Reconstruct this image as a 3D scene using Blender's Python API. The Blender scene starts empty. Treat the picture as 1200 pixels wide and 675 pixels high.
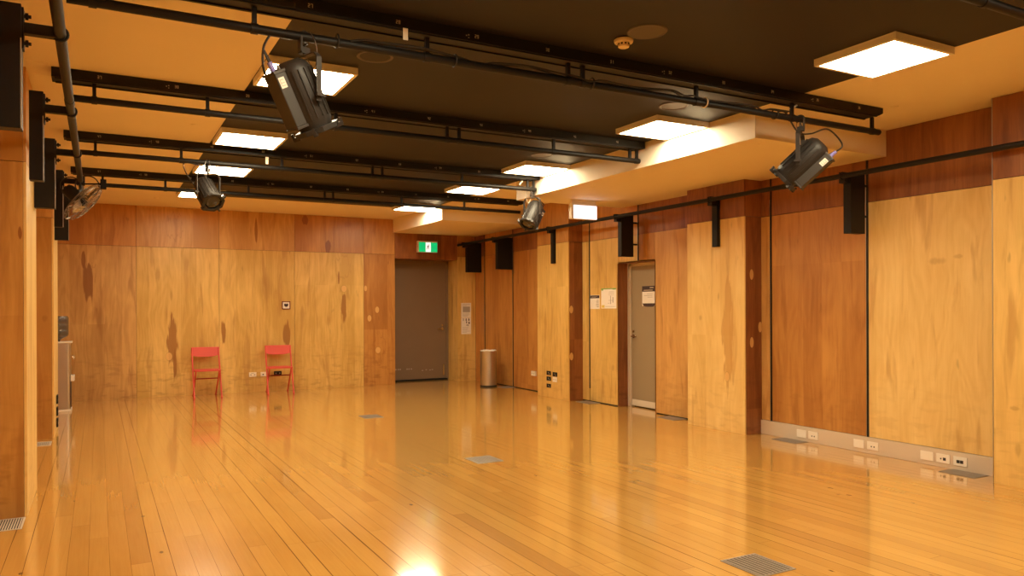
import bpy, math, random
from mathutils import Matrix, Vector, Euler
from math import sin, cos, pi, radians, sqrt

SC = bpy.context.scene
COL = SC.collection
random.seed(7)

# ------------------------------------------------------------------ measurements (metres)
CH = 3.098            # ceiling
XW = 6.58             # right wall face
XP = 6.32             # right pillar face
XLP = -0.433          # left pillar face
XLW = -0.69           # left wall face
YB = 13.6             # back wall face
YF = -4.3             # wall behind the camera
XBK = 4.865           # left face of the lowered ceiling boxes
ZBK = 2.85
BAND = 2.44

# ------------------------------------------------------------------ node helpers
class NT:
    def __init__(s, m):
        m.use_nodes = True
        s.t = m.node_tree; s.t.nodes.clear(); s.L = s.t.links
        s.out = s.n('ShaderNodeOutputMaterial')
    def n(s, typ, **kw):
        nd = s.t.nodes.new(typ)
        for k, v in kw.items(): setattr(nd, k, v)
        return nd
    def put(s, sock, v):
        if isinstance(v, bpy.types.NodeSocket): s.L.new(v, sock)
        elif isinstance(v, (tuple, list)):
            v = tuple(v)
            if len(sock.default_value) == 4 and len(v) == 3: v = v + (1,)
            sock.default_value = v
        else: sock.default_value = v
    def m(s, op, a, b=0.0, c=0.0, clamp=False):
        nd = s.n('ShaderNodeMath', operation=op); nd.use_clamp = clamp
        s.put(nd.inputs[0], a); s.put(nd.inputs[1], b); s.put(nd.inputs[2], c)
        return nd.outputs[0]
    def comb(s, x, y, z):
        nd = s.n('ShaderNodeCombineXYZ')
        for i, v in enumerate((x, y, z)): s.put(nd.inputs[i], v)
        return nd.outputs[0]
    def noise(s, vec, scale=1.0, detail=2.0, dist=0.0, rough=0.5):
        nd = s.n('ShaderNodeTexNoise'); s.put(nd.inputs['Vector'], vec)
        nd.inputs['Scale'].default_value = scale; nd.inputs['Detail'].default_value = detail
        nd.inputs['Distortion'].default_value = dist; nd.inputs['Roughness'].default_value = rough
        return nd.outputs['Fac']
    def white(s, vec):
        nd = s.n('ShaderNodeTexWhiteNoise', noise_dimensions='3D'); s.put(nd.inputs['Vector'], vec)
        return nd.outputs['Value']
    def mix(s, f, a, b, mode='MIX'):
        nd = s.n('ShaderNodeMix', data_type='RGBA', blend_type=mode)
        nd.clamp_factor = True
        s.put(nd.inputs[0], f); s.put(nd.inputs[6], a); s.put(nd.inputs[7], b)
        return nd.outputs[2]
    def mapr(s, v, a, b, c=0.0, d=1.0, smooth=True):
        nd = s.n('ShaderNodeMapRange'); nd.clamp = True
        if smooth: nd.interpolation_type = 'SMOOTHSTEP'
        for i, x in enumerate((v, a, b, c, d)): s.put(nd.inputs[i], x)
        return nd.outputs[0]
    def bsdf(s, **kw):
        b = s.n('ShaderNodeBsdfPrincipled')
        for k, v in kw.items(): s.put(b.inputs[k], v)
        s.L.new(b.outputs[0], s.out.inputs[0])
        return b

def mat(name, col, rough=0.5, metal=0.0, coat=0.0, vary=0.06, nscale=9.0, spec=0.5, emit=None, estr=0.0, trans=0.0, alpha=1.0, aniso=0.0):
    m = bpy.data.materials.new(name); t = NT(m)
    tc = t.n('ShaderNodeTexCoord').outputs['Object']
    f = t.noise(tc, nscale, 3.0)
    c = t.mix(f, tuple(x * (1 - vary) for x in col), tuple(min(1, x * (1 + vary)) for x in col))
    kw = dict(Roughness=rough, Metallic=metal)
    kw['Base Color'] = c; kw['Coat Weight'] = coat; kw['Specular IOR Level'] = spec
    if trans: kw['Transmission Weight'] = trans
    if alpha < 1: kw['Alpha'] = alpha
    if aniso: kw['Anisotropic'] = aniso
    b = t.bsdf(**kw)
    if emit:
        t.put(b.inputs['Emission Color'], emit); b.inputs['Emission Strength'].default_value = estr
    return m

TONE = {   # light veneer, dark veneer
    'light':  ((.86, .64, .265), (.69, .45, .145)),
    'yellow': ((.80, .55, .185), (.58, .355, .088)),
    'mid':    ((.70, .41, .135), (.50, .255, .07)),
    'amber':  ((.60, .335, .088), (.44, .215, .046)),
    'tan':    ((.66, .40, .14), (.44, .235, .07)),
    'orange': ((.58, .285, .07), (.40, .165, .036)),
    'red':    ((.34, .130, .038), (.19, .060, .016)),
}
_woodn = [0]
def wood(axis, tone, stains=(), seed=None, coat=.15, rough=.42, contrast=1.0):
    """varnished plywood: axis 'X' for sheets whose width runs along world X, 'Y' along world Y. stains: (u, z, half width, half height, kind)"""
    _woodn[0] += 1
    seed = _woodn[0] * 3.7 if seed is None else seed
    m = bpy.data.materials.new('varnished_plywood'); t = NT(m)
    tc = t.n('ShaderNodeTexCoord').outputs['Object']
    sp = t.n('ShaderNodeSeparateXYZ'); t.L.new(tc, sp.inputs[0])
    u = sp.outputs[0 if axis == 'X' else 1]; z = sp.outputs[2]
    lo, hi = TONE[tone][1], TONE[tone][0]
    # broad blotches, long vertical figure, fine pores
    wob = t.m('MULTIPLY', t.m('SUBTRACT', t.noise(t.comb(u, seed, z), 1.6, 3.0), .5), .14)
    uw = t.m('ADD', u, wob)
    blotch = t.noise(t.comb(t.m('MULTIPLY', uw, 2.6), seed, z), 1.1, 4.0, .6)
    fig = t.noise(t.comb(t.m('MULTIPLY', uw, 26.0), seed + 9, t.m('MULTIPLY', z, 1.3)), 1.0, 4.0, .8)
    fine = t.noise(t.comb(t.m('MULTIPLY', u, 150.0), seed + 4, t.m('MULTIPLY', z, 7.0)), 1.0, 2.0)
    strip = t.white(t.comb(t.m('FLOOR', t.m('DIVIDE', t.m('ADD', u, seed * .013), .24)), t.m('FLOOR', t.m('DIVIDE', t.m('ADD', z, seed * .11), 3.1)), seed))
    ring = t.m('SINE', t.m('MULTIPLY', t.noise(t.comb(t.m('MULTIPLY', uw, 3.2), seed + 2, t.m('MULTIPLY', z, .55)), 1.0, 1.0, .3), 62.0))
    f = t.m('ADD', t.m('MULTIPLY', blotch, .75), t.m('MULTIPLY', fig, .45))
    f = t.m('ADD', f, t.m('MULTIPLY', fine, .22))
    f = t.m('ADD', f, t.m('MULTIPLY', strip, .26 if axis == 'Y' else .34))
    f = t.m('ADD', f, t.m('MULTIPLY', ring, .045))
    f = t.m('ADD', t.m('MULTIPLY', t.m('SUBTRACT', f, .83), 2.2 * contrast), .5, clamp=True)
    c = t.mix(f, hi, lo)
    # small knots and short dark flecks
    fl = t.noise(t.comb(t.m('MULTIPLY', u, 11.0), seed + 6, t.m('MULTIPLY', z, 3.2)), 1.0, 2.0)
    c = t.mix(t.mapr(fl, .70, .80, 0, .45), c, tuple(x * .45 for x in lo))
    # scuffing towards the floor: wear patches with a shape of their own
    sc = t.noise(t.comb(t.m('MULTIPLY', u, 5.0), seed + 8, t.m('MULTIPLY', z, 16.0)), 1.0, 4.0)
    c = t.mix(t.m('MULTIPLY', t.mapr(sc, .50, .66, 0, .42 if axis == 'X' else .20), t.mapr(z, 1.1, .0)), c, (lo[0] * .6, lo[1] * .5, lo[2] * .45))
    vs = t.noise(t.comb(t.m('MULTIPLY', u, 9.0), seed + 12, t.m('MULTIPLY', z, 1.1)), 1.0, 5.0, .5)
    c = t.mix(t.mapr(vs, .54, .70, 0, .55), c, (lo[0] * .72, lo[1] * .58, lo[2] * .5))
    for (su, sz, ru, rz, kind) in stains:
        n1 = t.m('MULTIPLY', t.m('SUBTRACT', t.noise(t.comb(t.m('MULTIPLY', u, 26.0), seed + su, t.m('MULTIPLY', z, 3.2)), 1.0, 4.0), .5), .0 if kind == 'plug' else 1.7)
        du = t.m('DIVIDE', t.m('SUBTRACT', u, su), ru); dz = t.m('DIVIDE', t.m('SUBTRACT', z, sz), rz)
        if kind != 'plug':
            taper = t.m('ADD', 1.0, t.m('MULTIPLY', t.m('ABSOLUTE', dz), .15)); du = t.m('MULTIPLY', du, taper)
        d = t.m('SQRT', t.m('ADD', t.m('MULTIPLY', du, du), t.m('MULTIPLY', dz, dz)))
        d = t.m('ADD', d, n1)
        if kind == 'dark':
            c = t.mix(t.mapr(d, 1.06, .80, 0, .88), c, (lo[0] * .56, lo[1] * .38, lo[2] * .30))
        elif kind == 'soft':
            c = t.mix(t.mapr(d, 1.2, .35, 0, .42), c, (lo[0] * .62, lo[1] * .5, lo[2] * .42))
        elif kind == 'pale':
            c = t.mix(t.mapr(d, 1.06, .82, 0, .80), c, (lo[0] * .82, lo[1] * .70, lo[2] * .62))
        elif kind == 'ring':
            r = t.m('ABSOLUTE', t.m('SUBTRACT', d, .85))
            c = t.mix(t.mapr(r, .12, .0, 0, .30), c, (lo[0] * .6, lo[1] * .45, lo[2] * .4))
        elif kind == 'plug':
            c = t.mix(t.mapr(t.m('ABSOLUTE', t.m('SUBTRACT', d, 1.0)), .13, .03, 0, .4), c, tuple(x * .5 for x in lo))
            c = t.mix(t.mapr(d, 1.0, .92, 0, .80), c, (.76, .47, .17))
    b = t.bsdf(Roughness=rough)
    t.L.new(c, b.inputs['Base Color'])
    b.inputs['Coat Weight'].default_value = coat; b.inputs['Coat Roughness'].default_value = .22
    bp = t.n('ShaderNodeBump'); bp.inputs['Strength'].default_value = .12; bp.inputs['Distance'].default_value = .004
    t.L.new(f, bp.inputs['Height']); t.L.new(bp.outputs[0], b.inputs['Normal'])
    return m

def floor_mat():
    m = bpy.data.materials.new('floorboards'); t = NT(m)
    tc = t.n('ShaderNodeTexCoord').outputs['Object']
    sp = t.n('ShaderNodeSeparateXYZ'); t.L.new(tc, sp.inputs[0]); x, y = sp.outputs[0], sp.outputs[1]
    W = .1042
    q = t.m('DIVIDE', t.m('SUBTRACT', x, .0514), W)
    i = t.m('FLOOR', q); fr = t.m('FRACT', q)
    off = t.m('MULTIPLY', t.white(t.comb(i, 3.3, 1.1)), 3.0)
    j = t.m('FLOOR', t.m('DIVIDE', t.m('ADD', y, off), 2.7)); fy = t.m('FRACT', t.m('DIVIDE', t.m('ADD', y, off), 2.7))
    r1 = t.white(t.comb(i, j, .5)); r2 = t.white(t.comb(i, j, 7.5))
    grain = t.noise(t.comb(t.m('MULTIPLY', x, 70.0), t.m('MULTIPLY', y, 2.2), t.m('MULTIPLY', r1, 30.0)), 1.0, 4.0, .7)
    blot = t.noise(t.comb(t.m('MULTIPLY', x, 6.0), t.m('MULTIPLY', y, 1.6), t.m('MULTIPLY', r1, 9.0)), 1.0, 3.0, .4)
    worn = t.noise(tc, .9, 3.0)
    f = t.m('ADD', t.m('MULTIPLY', r1, .34), t.m('MULTIPLY', grain, .6))
    f = t.m('ADD', f, t.m('MULTIPLY', blot, .45))
    f = t.m('ADD', f, t.m('MULTIPLY', worn, .25))
    f = t.m('ADD', t.m('MULTIPLY', t.m('SUBTRACT', f, .82), .95), .5, clamp=True)
    c = t.mix(f, (.71, .408, .104), (.52, .258, .052))
    c = t.mix(t.mapr(r2, .93, .98, 0, .40), c, (.42, .20, .055))
    # knots
    kn = t.n('ShaderNodeTexVoronoi'); kn.inputs['Scale'].default_value = 1.0
    t.L.new(t.comb(t.m('MULTIPLY', x, 4.2), t.m('MULTIPLY', y, 1.9), 0.0), kn.inputs['Vector'])
    c = t.mix(t.mapr(kn.outputs['Distance'], .06, .025, 0, .75), c, (.13, .05, .018))
    # joints between the boards, some opened wider and darker than others
    wide = t.m('ADD', .008, t.m('MULTIPLY', t.m('POWER', t.white(t.comb(i, 9.1, 2.0)), 2.5), .045))
    wide2 = t.m('MULTIPLY', wide, t.mapr(t.noise(t.comb(t.m('MULTIPLY', i, 3.1), t.m('MULTIPLY', y, .8), 0.0), 1.0, 2.0), .35, .6, .35, 1.0))
    edge = t.m('MINIMUM', fr, t.m('SUBTRACT', 1.0, fr))
    gap = t.mapr(edge, t.m('MULTIPLY', wide2, 1.5), t.m('MULTIPLY', wide2, .5), 0, .9)
    ey = t.m('MULTIPLY', t.m('MINIMUM', fy, t.m('SUBTRACT', 1.0, fy)), 2.7)
    gap2 = t.mapr(ey, .0022, .0008, 0, .6)
    g = t.m('MAXIMUM', gap, gap2)
    c = t.mix(g, c, (.10, .040, .012))
    b = t.bsdf()
    t.L.new(c, b.inputs['Base Color'])
    ro = t.m('ADD', .17, t.m('MULTIPLY', t.noise(tc, 3.0, 4.0), .05))
    t.L.new(ro, b.inputs['Roughness'])
    b.inputs['IOR'].default_value = 1.5; b.inputs['Coat IOR'].default_value = 1.62
    t.L.new(t.m('MULTIPLY', .95, t.m('SUBTRACT', 1.0, t.m('MULTIPLY', g, .9))), b.inputs['Coat Weight'])
    t.L.new(t.m('MULTIPLY', .22, t.m('SUBTRACT', 1.0, g)), b.inputs['Specular IOR Level'])
    t.L.new(t.m('ADD', .060, t.m('MULTIPLY', t.noise(tc, 2.2, 3.0), .05)), b.inputs['Coat Roughness'])
    cup = t.m('MULTIPLY', t.m('MULTIPLY', t.m('SUBTRACT', fr, .5), t.m('SUBTRACT', fr, .5)), 1.0)
    tilt = t.m('MULTIPLY', t.m('SUBTRACT', r1, .5), fr)
    uneven = t.noise(t.comb(t.m('MULTIPLY', x, 7.0), t.m('MULTIPLY', y, 2.0), 0.0), 1.0, 2.0)
    h = t.m('ADD', t.m('MULTIPLY', cup, .25), t.m('MULTIPLY', tilt, .05))
    h = t.m('ADD', h, t.m('MULTIPLY', uneven, .55)); h = t.m('MULTIPLY', h, 1.0)
    bp = t.n('ShaderNodeBump'); bp.inputs['Strength'].default_value = .5; bp.inputs['Distance'].default_value = .0012
    t.L.new(h, bp.inputs['Height']); t.L.new(bp.outputs[0], b.inputs['Normal'])
    bc = t.n('ShaderNodeBump'); bc.inputs['Strength'].default_value = .12; bc.inputs['Distance'].default_value = .001
    t.L.new(t.noise(t.comb(t.m('MULTIPLY', x, 5.0), t.m('MULTIPLY', y, 1.2), 0.0), 1.0, 1.0), bc.inputs['Height']); t.L.new(bc.outputs[0], b.inputs['Coat Normal'])
    return m

def brushed(name, col, rough=.28, axis=2):
    m = bpy.data.materials.new(name); t = NT(m)
    tc = t.n('ShaderNodeTexCoord').outputs['Object']
    mp = t.n('ShaderNodeMapping'); t.L.new(tc, mp.inputs[0])
    sc = [3, 3, 3]; sc[axis] = 260; mp.inputs['Scale'].default_value = sc
    f = t.noise(mp.outputs[0], 1.0, 2.0)
    b = t.bsdf(Metallic=1.0, Roughness=t.m('ADD', rough, t.m('MULTIPLY', f, .12)))
    t.L.new(t.mix(f, tuple(x * .9 for x in col), col), b.inputs['Base Color'])
    return m

M = dict(
    floor=floor_mat(),
    cream=mat('cream_ceiling_paint', (.80, .70, .56), .7, vary=.02, nscale=2, spec=.25),
    black_paint=mat('black_ceiling_paint', (.0115, .0072, .0055), .55, vary=.15, nscale=1.5, spec=.35),
    black_steel=mat('black_steel', (.009, .007, .006), .5, vary=.2, nscale=14, spec=.3),
    black_matte=mat('matte_black', (.010, .008, .007), .8, vary=.2, spec=.25),
    rail=mat('black_painted_tube', (.010, .0075, .006), .5, vary=.2, nscale=8, spec=.25),
    fix_frame=mat('white_light_casing', (.80, .76, .70), .45, vary=.02),
    plate_white=mat('white_plastic', (.86, .80, .70), .35, vary=.02),
    plate_gap=mat('dark_hole', (.03, .02, .015), .6),
    base_grey=mat('beige_skirting_paint', (.64, .535, .41), .45, vary=.04, nscale=5),
    slot=mat('black_track', (.008, .006, .005), .6),
    alu=mat('aluminium', (.62, .60, .57), .35, metal=1.0, vary=.04),
    door_grey=mat('taupe_door_paint', (.33, .255, .155), .42, vary=.04, nscale=3),
    door_brown=mat('brown_grey_door_paint', (.21, .145, .092), .4, vary=.06, nscale=3),
    door_frame=mat('beige_door_frame', (.62, .53, .43), .4, vary=.03),
    kick=mat('pale_kick_rail', (.66, .60, .50), .4, vary=.04),
    brass=mat('satin_chrome', (.62, .55, .44), .25, metal=1.0, vary=.05),
    paper=mat('notice_paper', (.86, .82, .76), .7, vary=.02),
    dark_ink=mat('dark_print', (.045, .025, .03), .6),
    grey_ink=mat('grey_print', (.42, .38, .34), .7),
    green_ink=mat('green_print', (.22, .40, .08), .6),
    red_chair=mat('red_chair_lacquer', (.66, .085, .065), .55, coat=.0, vary=.05),
    red_dark=mat('dark_red_chair_lacquer', (.52, .045, .03), .42, vary=.05),  # darker red for the foot caps and stretcher
    rubber=mat('black_rubber', (.02, .018, .016), .7),
    steel=brushed('brushed_stainless', (.66, .62, .58), .26, 2),
    steel_h=brushed('brushed_stainless_panel', (.60, .56, .52), .3, 0),
    bag=mat('bin_liner', (.85, .84, .80), .5),
    vent=mat('grey_vent_metal', (.34, .29, .24), .45, metal=.4, vary=.1, nscale=20),
    vent_pale=mat('pale_vent_metal', (.66, .60, .50), .45, metal=.2, vary=.05),
    vent_dark=mat('dark_vent_void', (.03, .022, .016), .8),
    bottle=mat('blue_grey_bottle', (.20, .20, .20), .12, trans=.75, vary=.03),
    cooler_dark=mat('dark_cooler_panel', (.10, .06, .045), .4),
    speaker_ring=mat('grey_speaker_grille', (.085, .065, .055), .5),
    speaker_face=mat('dark_speaker_mesh', (.032, .024, .020), .7),
    smoke=mat('cream_detector', (.74, .60, .42), .4, vary=.02),
    cable=mat('black_cable', (.018, .014, .012), .5),
    purple=mat('violet_plug', (.28, .24, .62), .35),
    lamp_body=mat('charcoal_lamp_body', (.024, .019, .016), .50, vary=.15, nscale=30, spec=.35),
    lamp_side=mat('dark_grey_lamp_box', (.034, .028, .023), .48, vary=.1, nscale=30),
    lamp_label=mat('printed_label', (.70, .66, .58), .4),
    yoke=mat('grey_yoke_steel', (.06, .05, .044), .42, metal=.5),
    lens=mat('lens_glass', (.030, .022, .018), .12, metal=.0, spec=.5, coat=.2),
    tape=mat('pale_tape', (.80, .72, .58), .6),
    wire=mat('chromed_wire', (.24, .21, .18), .40, metal=1.0),
    fan_blade=mat('clear_fan_blade', (.30, .25, .21), .25, trans=.6),
    digits=mat('cream_digits', (.62, .56, .46), .5),
    green_sign=mat('green_exit_panel', (.0, .42, .16), .4, emit=(.0, .62, .20), estr=.75),
    white_sign=mat('white_lit_panel', (.8, .8, .8), .4, emit=(.95, 1.0, .98), estr=1.0),
    white_lit=mat('bright_lit_panel', (.8, .8, .8), .4, emit=(.95, .93, 1.0), estr=1.6),
    white_off=mat('white_sign_casing', (.80, .78, .72), .4),
    plaque=mat('dark_red_plaque_rim', (.20, .03, .015), .4),
)
def lamp_mat():
    m = bpy.data.materials.new('glowing_diffuser'); t = NT(m)
    e = t.n('ShaderNodeEmission'); e.inputs[0].default_value = (1.0, .84, .55, 1); e.inputs[1].default_value = LAMP
    t.L.new(e.outputs[0], t.out.inputs[0]); return m
LAMP = 43.5
M['diffuser'] = lamp_mat()

# ------------------------------------------------------------------ mesh builder
class MB:
    def __init__(s): s.v = []; s.f = []; s.sm = []
    def add(s, vs, fs, smooth=False, T=None):
        b = len(s.v)
        for p in vs:
            p = Vector(p)
            if T is not None: p = T @ p
            s.v.append(p)
        for f in fs: s.f.append(tuple(i + b for i in f)); s.sm.append(smooth)
        return s
    def box(s, x0, x1, y0, y1, z0, z1, T=None):
        vs = [(x, y, z) for x in (x0, x1) for y in (y0, y1) for z in (z0, z1)]
        return s.add(vs, [(0, 1, 3, 2), (4, 6, 7, 5), (0, 4, 5, 1), (2, 3, 7, 6), (0, 2, 6, 4), (1, 5, 7, 3)], T=T)
    def prism(s, pts, a0, a1, axis='Y', T=None):
        """extrude a closed 2D outline; axis = extrusion axis; pts in the two remaining axes (in xyz order)"""
        def P(p, a):
            if axis == 'X': return (a, p[0], p[1])
            if axis == 'Y': return (p[0], a, p[1])
            return (p[0], p[1], a)
        n = len(pts); vs = [P(p, a0) for p in pts] + [P(p, a1) for p in pts]
        fs = [tuple(range(n)), tuple(range(2 * n - 1, n - 1, -1))]
        fs += [(i, (i + 1) % n, n + (i + 1) % n, n + i) for i in range(n)]
        return s.add(vs, fs, T=T)
    def tube(s, path, r, n=12, caps=True, closed=False, T=None):
        path = [Vector(p) for p in path]; rs = r if isinstance(r, (list, tuple)) else [r] * len(path)
        N = len(path); vs = []; up = None
        for i, p in enumerate(path):
            if closed: d = path[(i + 1) % N] - path[i - 1]
            else: d = path[min(i + 1, N - 1)] - path[max(i - 1, 0)]
            d.normalize()
            if up is None:
                up = Vector((0, 0, 1)) if abs(d.z) < .9 else Vector((1, 0, 0))
            a = d.cross(up); 
            if a.length < 1e-5: a = d.cross(Vector((0, 1, 0)))
            a.normalize(); b = a.cross(d).normalized(); up = b
            for k in range(n):
                w = 2 * pi * k / n
                vs.append(p + (a * cos(w) + b * sin(w)) * rs[i])
        fs = []
        for i in range(N if closed else N - 1):
            j = (i + 1) % N
            for k in range(n):
                k2 = (k + 1) % n
                fs.append((i * n + k, i * n + k2, j * n + k2, j * n + k))
        s.add(vs, fs, True, T)
        if caps and not closed:
            s.add(vs[:n], [tuple(range(n))], False, T); s.add(vs[-n:], [tuple(range(n - 1, -1, -1))], False, T)
        return s
    def lathe(s, prof, n=32, T=None, smooth=True):
        """profile of (r, z) about local Z"""
        vs = []; fs = []
        for (r, z) in prof:
            for k in range(n):
                w = 2 * pi * k / n; vs.append((max(r, 1e-5) * cos(w), max(r, 1e-5) * sin(w), z))
        for i in range(len(prof) - 1):
            for k in range(n):
                k2 = (k + 1) % n; fs.append((i * n + k, i * n + k2, (i + 1) * n + k2, (i + 1) * n + k))
        return s.add(vs, fs, smooth, T)
    def obj(s, name, m, parent=None, off=None, bevel=0.0, seg=2, sharp=True):
        me = bpy.data.meshes.new(name)
        o0 = Vector(off) if off is not None else (Vector(parent.location) if parent is not None and parent.type == 'EMPTY' else Vector((0, 0, 0)))
        me.from_pydata([tuple(p - o0) for p in s.v], [], s.f)
        for p, k in zip(me.polygons, s.sm): p.use_smooth = k
        me.validate(); me.update()
        o = bpy.data.objects.new(name, me); COL.objects.link(o)
        me.materials.append(m)
        if parent is not None: o.parent = parent
        import bmesh
        bm = bmesh.new(); bm.from_mesh(me)
        bmesh.ops.remove_doubles(bm, verts=bm.verts, dist=1e-6)
        bmesh.ops.recalc_face_normals(bm, faces=bm.faces)
        if sharp:
            for e in bm.edges:
                if len(e.link_faces) == 2 and e.calc_face_angle(0) > radians(38): e.smooth = False
        bm.to_mesh(me); bm.free()
        if bevel:
            b = o.modifiers.new('edge', 'BEVEL'); b.width = bevel; b.segments = seg; b.limit_method = 'ANGLE'; b.angle_limit = radians(40)
        return o

def empty(name, loc=(0, 0, 0), rot=(0, 0, 0)):
    o = bpy.data.objects.new(name, None); COL.objects.link(o)
    o.location = loc; o.rotation_euler = rot; o.empty_display_size = .1
    return o
def thing(name, label, cat, loc=(0, 0, 0), rot=(0, 0, 0), group=None):
    o = empty(name, loc, rot); o['label'] = label; o['category'] = cat
    if group: o['group'] = group
    return o
def tag(o, label, cat, group=None):
    o['label'] = label; o['category'] = cat
    if group: o['group'] = group
    return o
def struct(o): o['kind'] = 'structure'; return o
def copy_tree(o, parent=None):
    c = o.copy(); COL.objects.link(c); c.parent = parent
    for ch in list(o.children): copy_tree(ch, c)
    return c
def arc(c, r, a0, a1, n, plane='XZ'):
    out = []
    for i in range(n + 1):
        a = a0 + (a1 - a0) * i / n; u, v = r * cos(a), r * sin(a)
        out.append((c[0] + u, c[1], c[2] + v) if plane == 'XZ' else (c[0] + u, c[1] + v, c[2]) if plane == 'XY' else (c[0], c[1] + u, c[2] + v))
    return out
def smooth_path(pts, k=8):
    pts = [Vector(p) for p in pts]; out = []
    P = [pts[0]] + pts + [pts[-1]]
    for i in range(1, len(P) - 2):
        a, b, c, d = P[i - 1], P[i], P[i + 1], P[i + 2]
        for j in range(k):
            t = j / k
            out.append(.5 * ((2 * b) + (c - a) * t + (2 * a - 5 * b + 4 * c - d) * t * t + (3 * b - a - 3 * c + d) * t ** 3))
    out.append(pts[-1]); return out

# seven-stroke digits, cell 1 wide x 2 high
SEG = {'0': 'abcdef', '1': 'bc', '2': 'abged', '3': 'abgcd', '4': 'fgbc', '5': 'afgcd', '6': 'afgedc', '7': 'abc', '8': 'abcdefg', '9': 'abcdfg'}
def digit_boxes(mb, text, x, y, z, w, depth):
    """digits on a face that looks towards -Y, front at y"""
    th = w * .26
    for ch in text:
        h = w * 2
        R = dict(a=(0, w, h - th, h), g=(0, w, h / 2 - th / 2, h / 2 + th / 2), d=(0, w, 0, th), f=(0, th, h / 2, h), b=(w - th, w, h / 2, h), e=(0, th, 0, h / 2), c=(w - th, w, 0, h / 2))
        for s_ in SEG[ch]:
            a = R[s_]; mb.box(x + a[0], x + a[1], y - depth, y, z + a[2], z + a[3])
        x += w * 1.45

# ================================================================== ROOM SHELL
fl = struct(MB().box(-.9, 7.3, YF - .2, 14.5, -.12, 0).obj('floor', M['floor']))

ce = MB()
ce.box(-.9, .99, YF - .2, 14.5, CH, CH + .1)
ce.box(.99, XBK, 11.97, 14.5, CH, CH + .1)
ce.box(XBK, 7.3, YF - .2, 14.5, CH, CH + .1)
ceil = struct(ce.obj('ceiling', M['cream']))
MB().box(.99, XBK, YF - .2, 11.97, CH, CH + .1).obj('black_panel', M['black_paint'], ceil)
MB().box(XBK, XW + .02, 4.64, 8.80, ZBK, CH + .02).obj('bulkhead', M['cream'], ceil)
MB().box(XBK, XW + .02, 11.28, YB + .02, ZBK, CH + .02).obj('bulkhead', M['cream'], ceil)
# small flush cover plates in the cream paint
for (x, y, z) in ((.772, 7.426, CH), (.772, 10.02, CH), (.768, 12.57, CH), (5.86, 4.056, CH), (5.076, 4.774, ZBK), (5.119, 7.415, ZBK), (5.127, 12.66, ZBK)):
    MB().lathe([(.0, -.004), (.030, -.004), (.034, -.001), (.034, .002)], 20, T=Matrix.Translation((x, y, z))).obj('sprinkler_cover', M['cream'], ceil)

# ---- walls: carcass behind, plywood sheets in front
def sheet(par, axis, u0, u1, z0, z1, face, sgn, m, th=.018, gap=.0022):
    """plywood sheet whose visible face is at `face`; sgn = direction the face looks to"""
    a, b = sorted((face, face - sgn * th))
    u0 += gap; u1 -= gap; z0 += gap * (z0 > .01); z1 -= gap
    mb = MB()
    if axis == 'Y': mb.box(a, b, u0, u1, z0, z1)
    else: mb.box(u0, u1, a, b, z0, z1)
    return mb.obj('plywood_sheet', m, par, bevel=.0012, seg=1)

CT = CH
backing = mat('dark_wall_carcass', (.03, .018, .01), .8)
# right wall
wr = MB()
wr.box(XW + .018, 7.3, YF, 8.046, 0, CT)
wr.box(XW + .018, 7.3, 8.904, 14.5, 0, CT)
wr.box(XW + .018, 7.3, 8.046, 8.904, 2.079, CT)
wr.box(XW + .25, 7.3, 8.065, 8.885, 0, 2.06)
for (a, b) in ((-4.3, -3.70), (-1.05, -.10), (2.58, 3.52), (6.19, 7.13), (9.80, 10.74)):
    wr.box(XP + .018, XW + .03, a + .018, b - .018, 0, CT)
wall_r = struct(wr.obj('wall_right', backing))
Y = 'Y'
sheet(wall_r, Y, 3.52, 4.836, .157, BAND, XW, -1, wood(Y, 'light', [(4.15, 1.83, .10, .035, 'soft'), (3.95, 1.86, .05, .02, 'soft')], contrast=.8))
sheet(wall_r, Y, 3.52, 4.836, BAND, CT, XW, -1, wood(Y, 'red'))
sheet(wall_r, Y, 4.856, 6.042, .157, BAND, XW, -1, wood(Y, 'orange', contrast=.9))
sheet(wall_r, Y, 4.856, 6.042, BAND, CT, XW, -1, wood(Y, 'red'))
sheet(wall_r, Y, 6.060, 6.21, .157, BAND, XW, -1, wood(Y, 'mid'))
sheet(wall_r, Y, 6.060, 6.21, BAND, CT, XW, -1, wood(Y, 'red'))
sheet(wall_r, Y, 7.11, 8.065, .012, BAND, XW, -1, wood(Y, 'mid', contrast=.8))
sheet(wall_r, Y, 7.11, 8.41, BAND, CT, XW, -1, wood(Y, 'red'))
sheet(wall_r, Y, 8.065, 8.41, 2.06, BAND, XW, -1, wood(Y, 'orange'))
sheet(wall_r, Y, 8.428, 8.885, 2.06, BAND, XW, -1, wood(Y, 'yellow'))
sheet(wall_r, Y, 8.885, 9.60, .012, BAND, XW, -1, wood(Y, 'yellow', [(9.02, .55, .03, .05, 'soft'), (8.96, .25, .02, .16, 'soft')], contrast=.8))
sheet(wall_r, Y, 8.428, 9.60, BAND, CT, XW, -1, wood(Y, 'orange'))
sheet(wall_r, Y, 9.618, 9.82, .012, BAND, XW, -1, wood(Y, 'yellow'))
sheet(wall_r, Y, 9.618, 9.82, BAND, CT, XW, -1, wood(Y, 'orange'))
sheet(wall_r, Y, 10.72, 12.04, .012, BAND, XW, -1, wood(Y, 'orange', contrast=.8))
sheet(wall_r, Y, 10.72, 12.04, BAND, CT, XW, -1, wood(Y, 'red'))
sheet(wall_r, Y, 12.058, 13.18, .012, BAND, XW, -1, wood(Y, 'orange', contrast=.9))
sheet(wall_r, Y, 12.058, 13.18, BAND, CT, XW, -1, wood(Y, 'orange'))
sheet(wall_r, Y, 13.198, 13.60, .0, BAND, XW, -1, wood(Y, 'orange'))
sheet(wall_r, Y, 13.198, 13.60, BAND, CT, XW, -1, wood(Y, 'red'))
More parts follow.
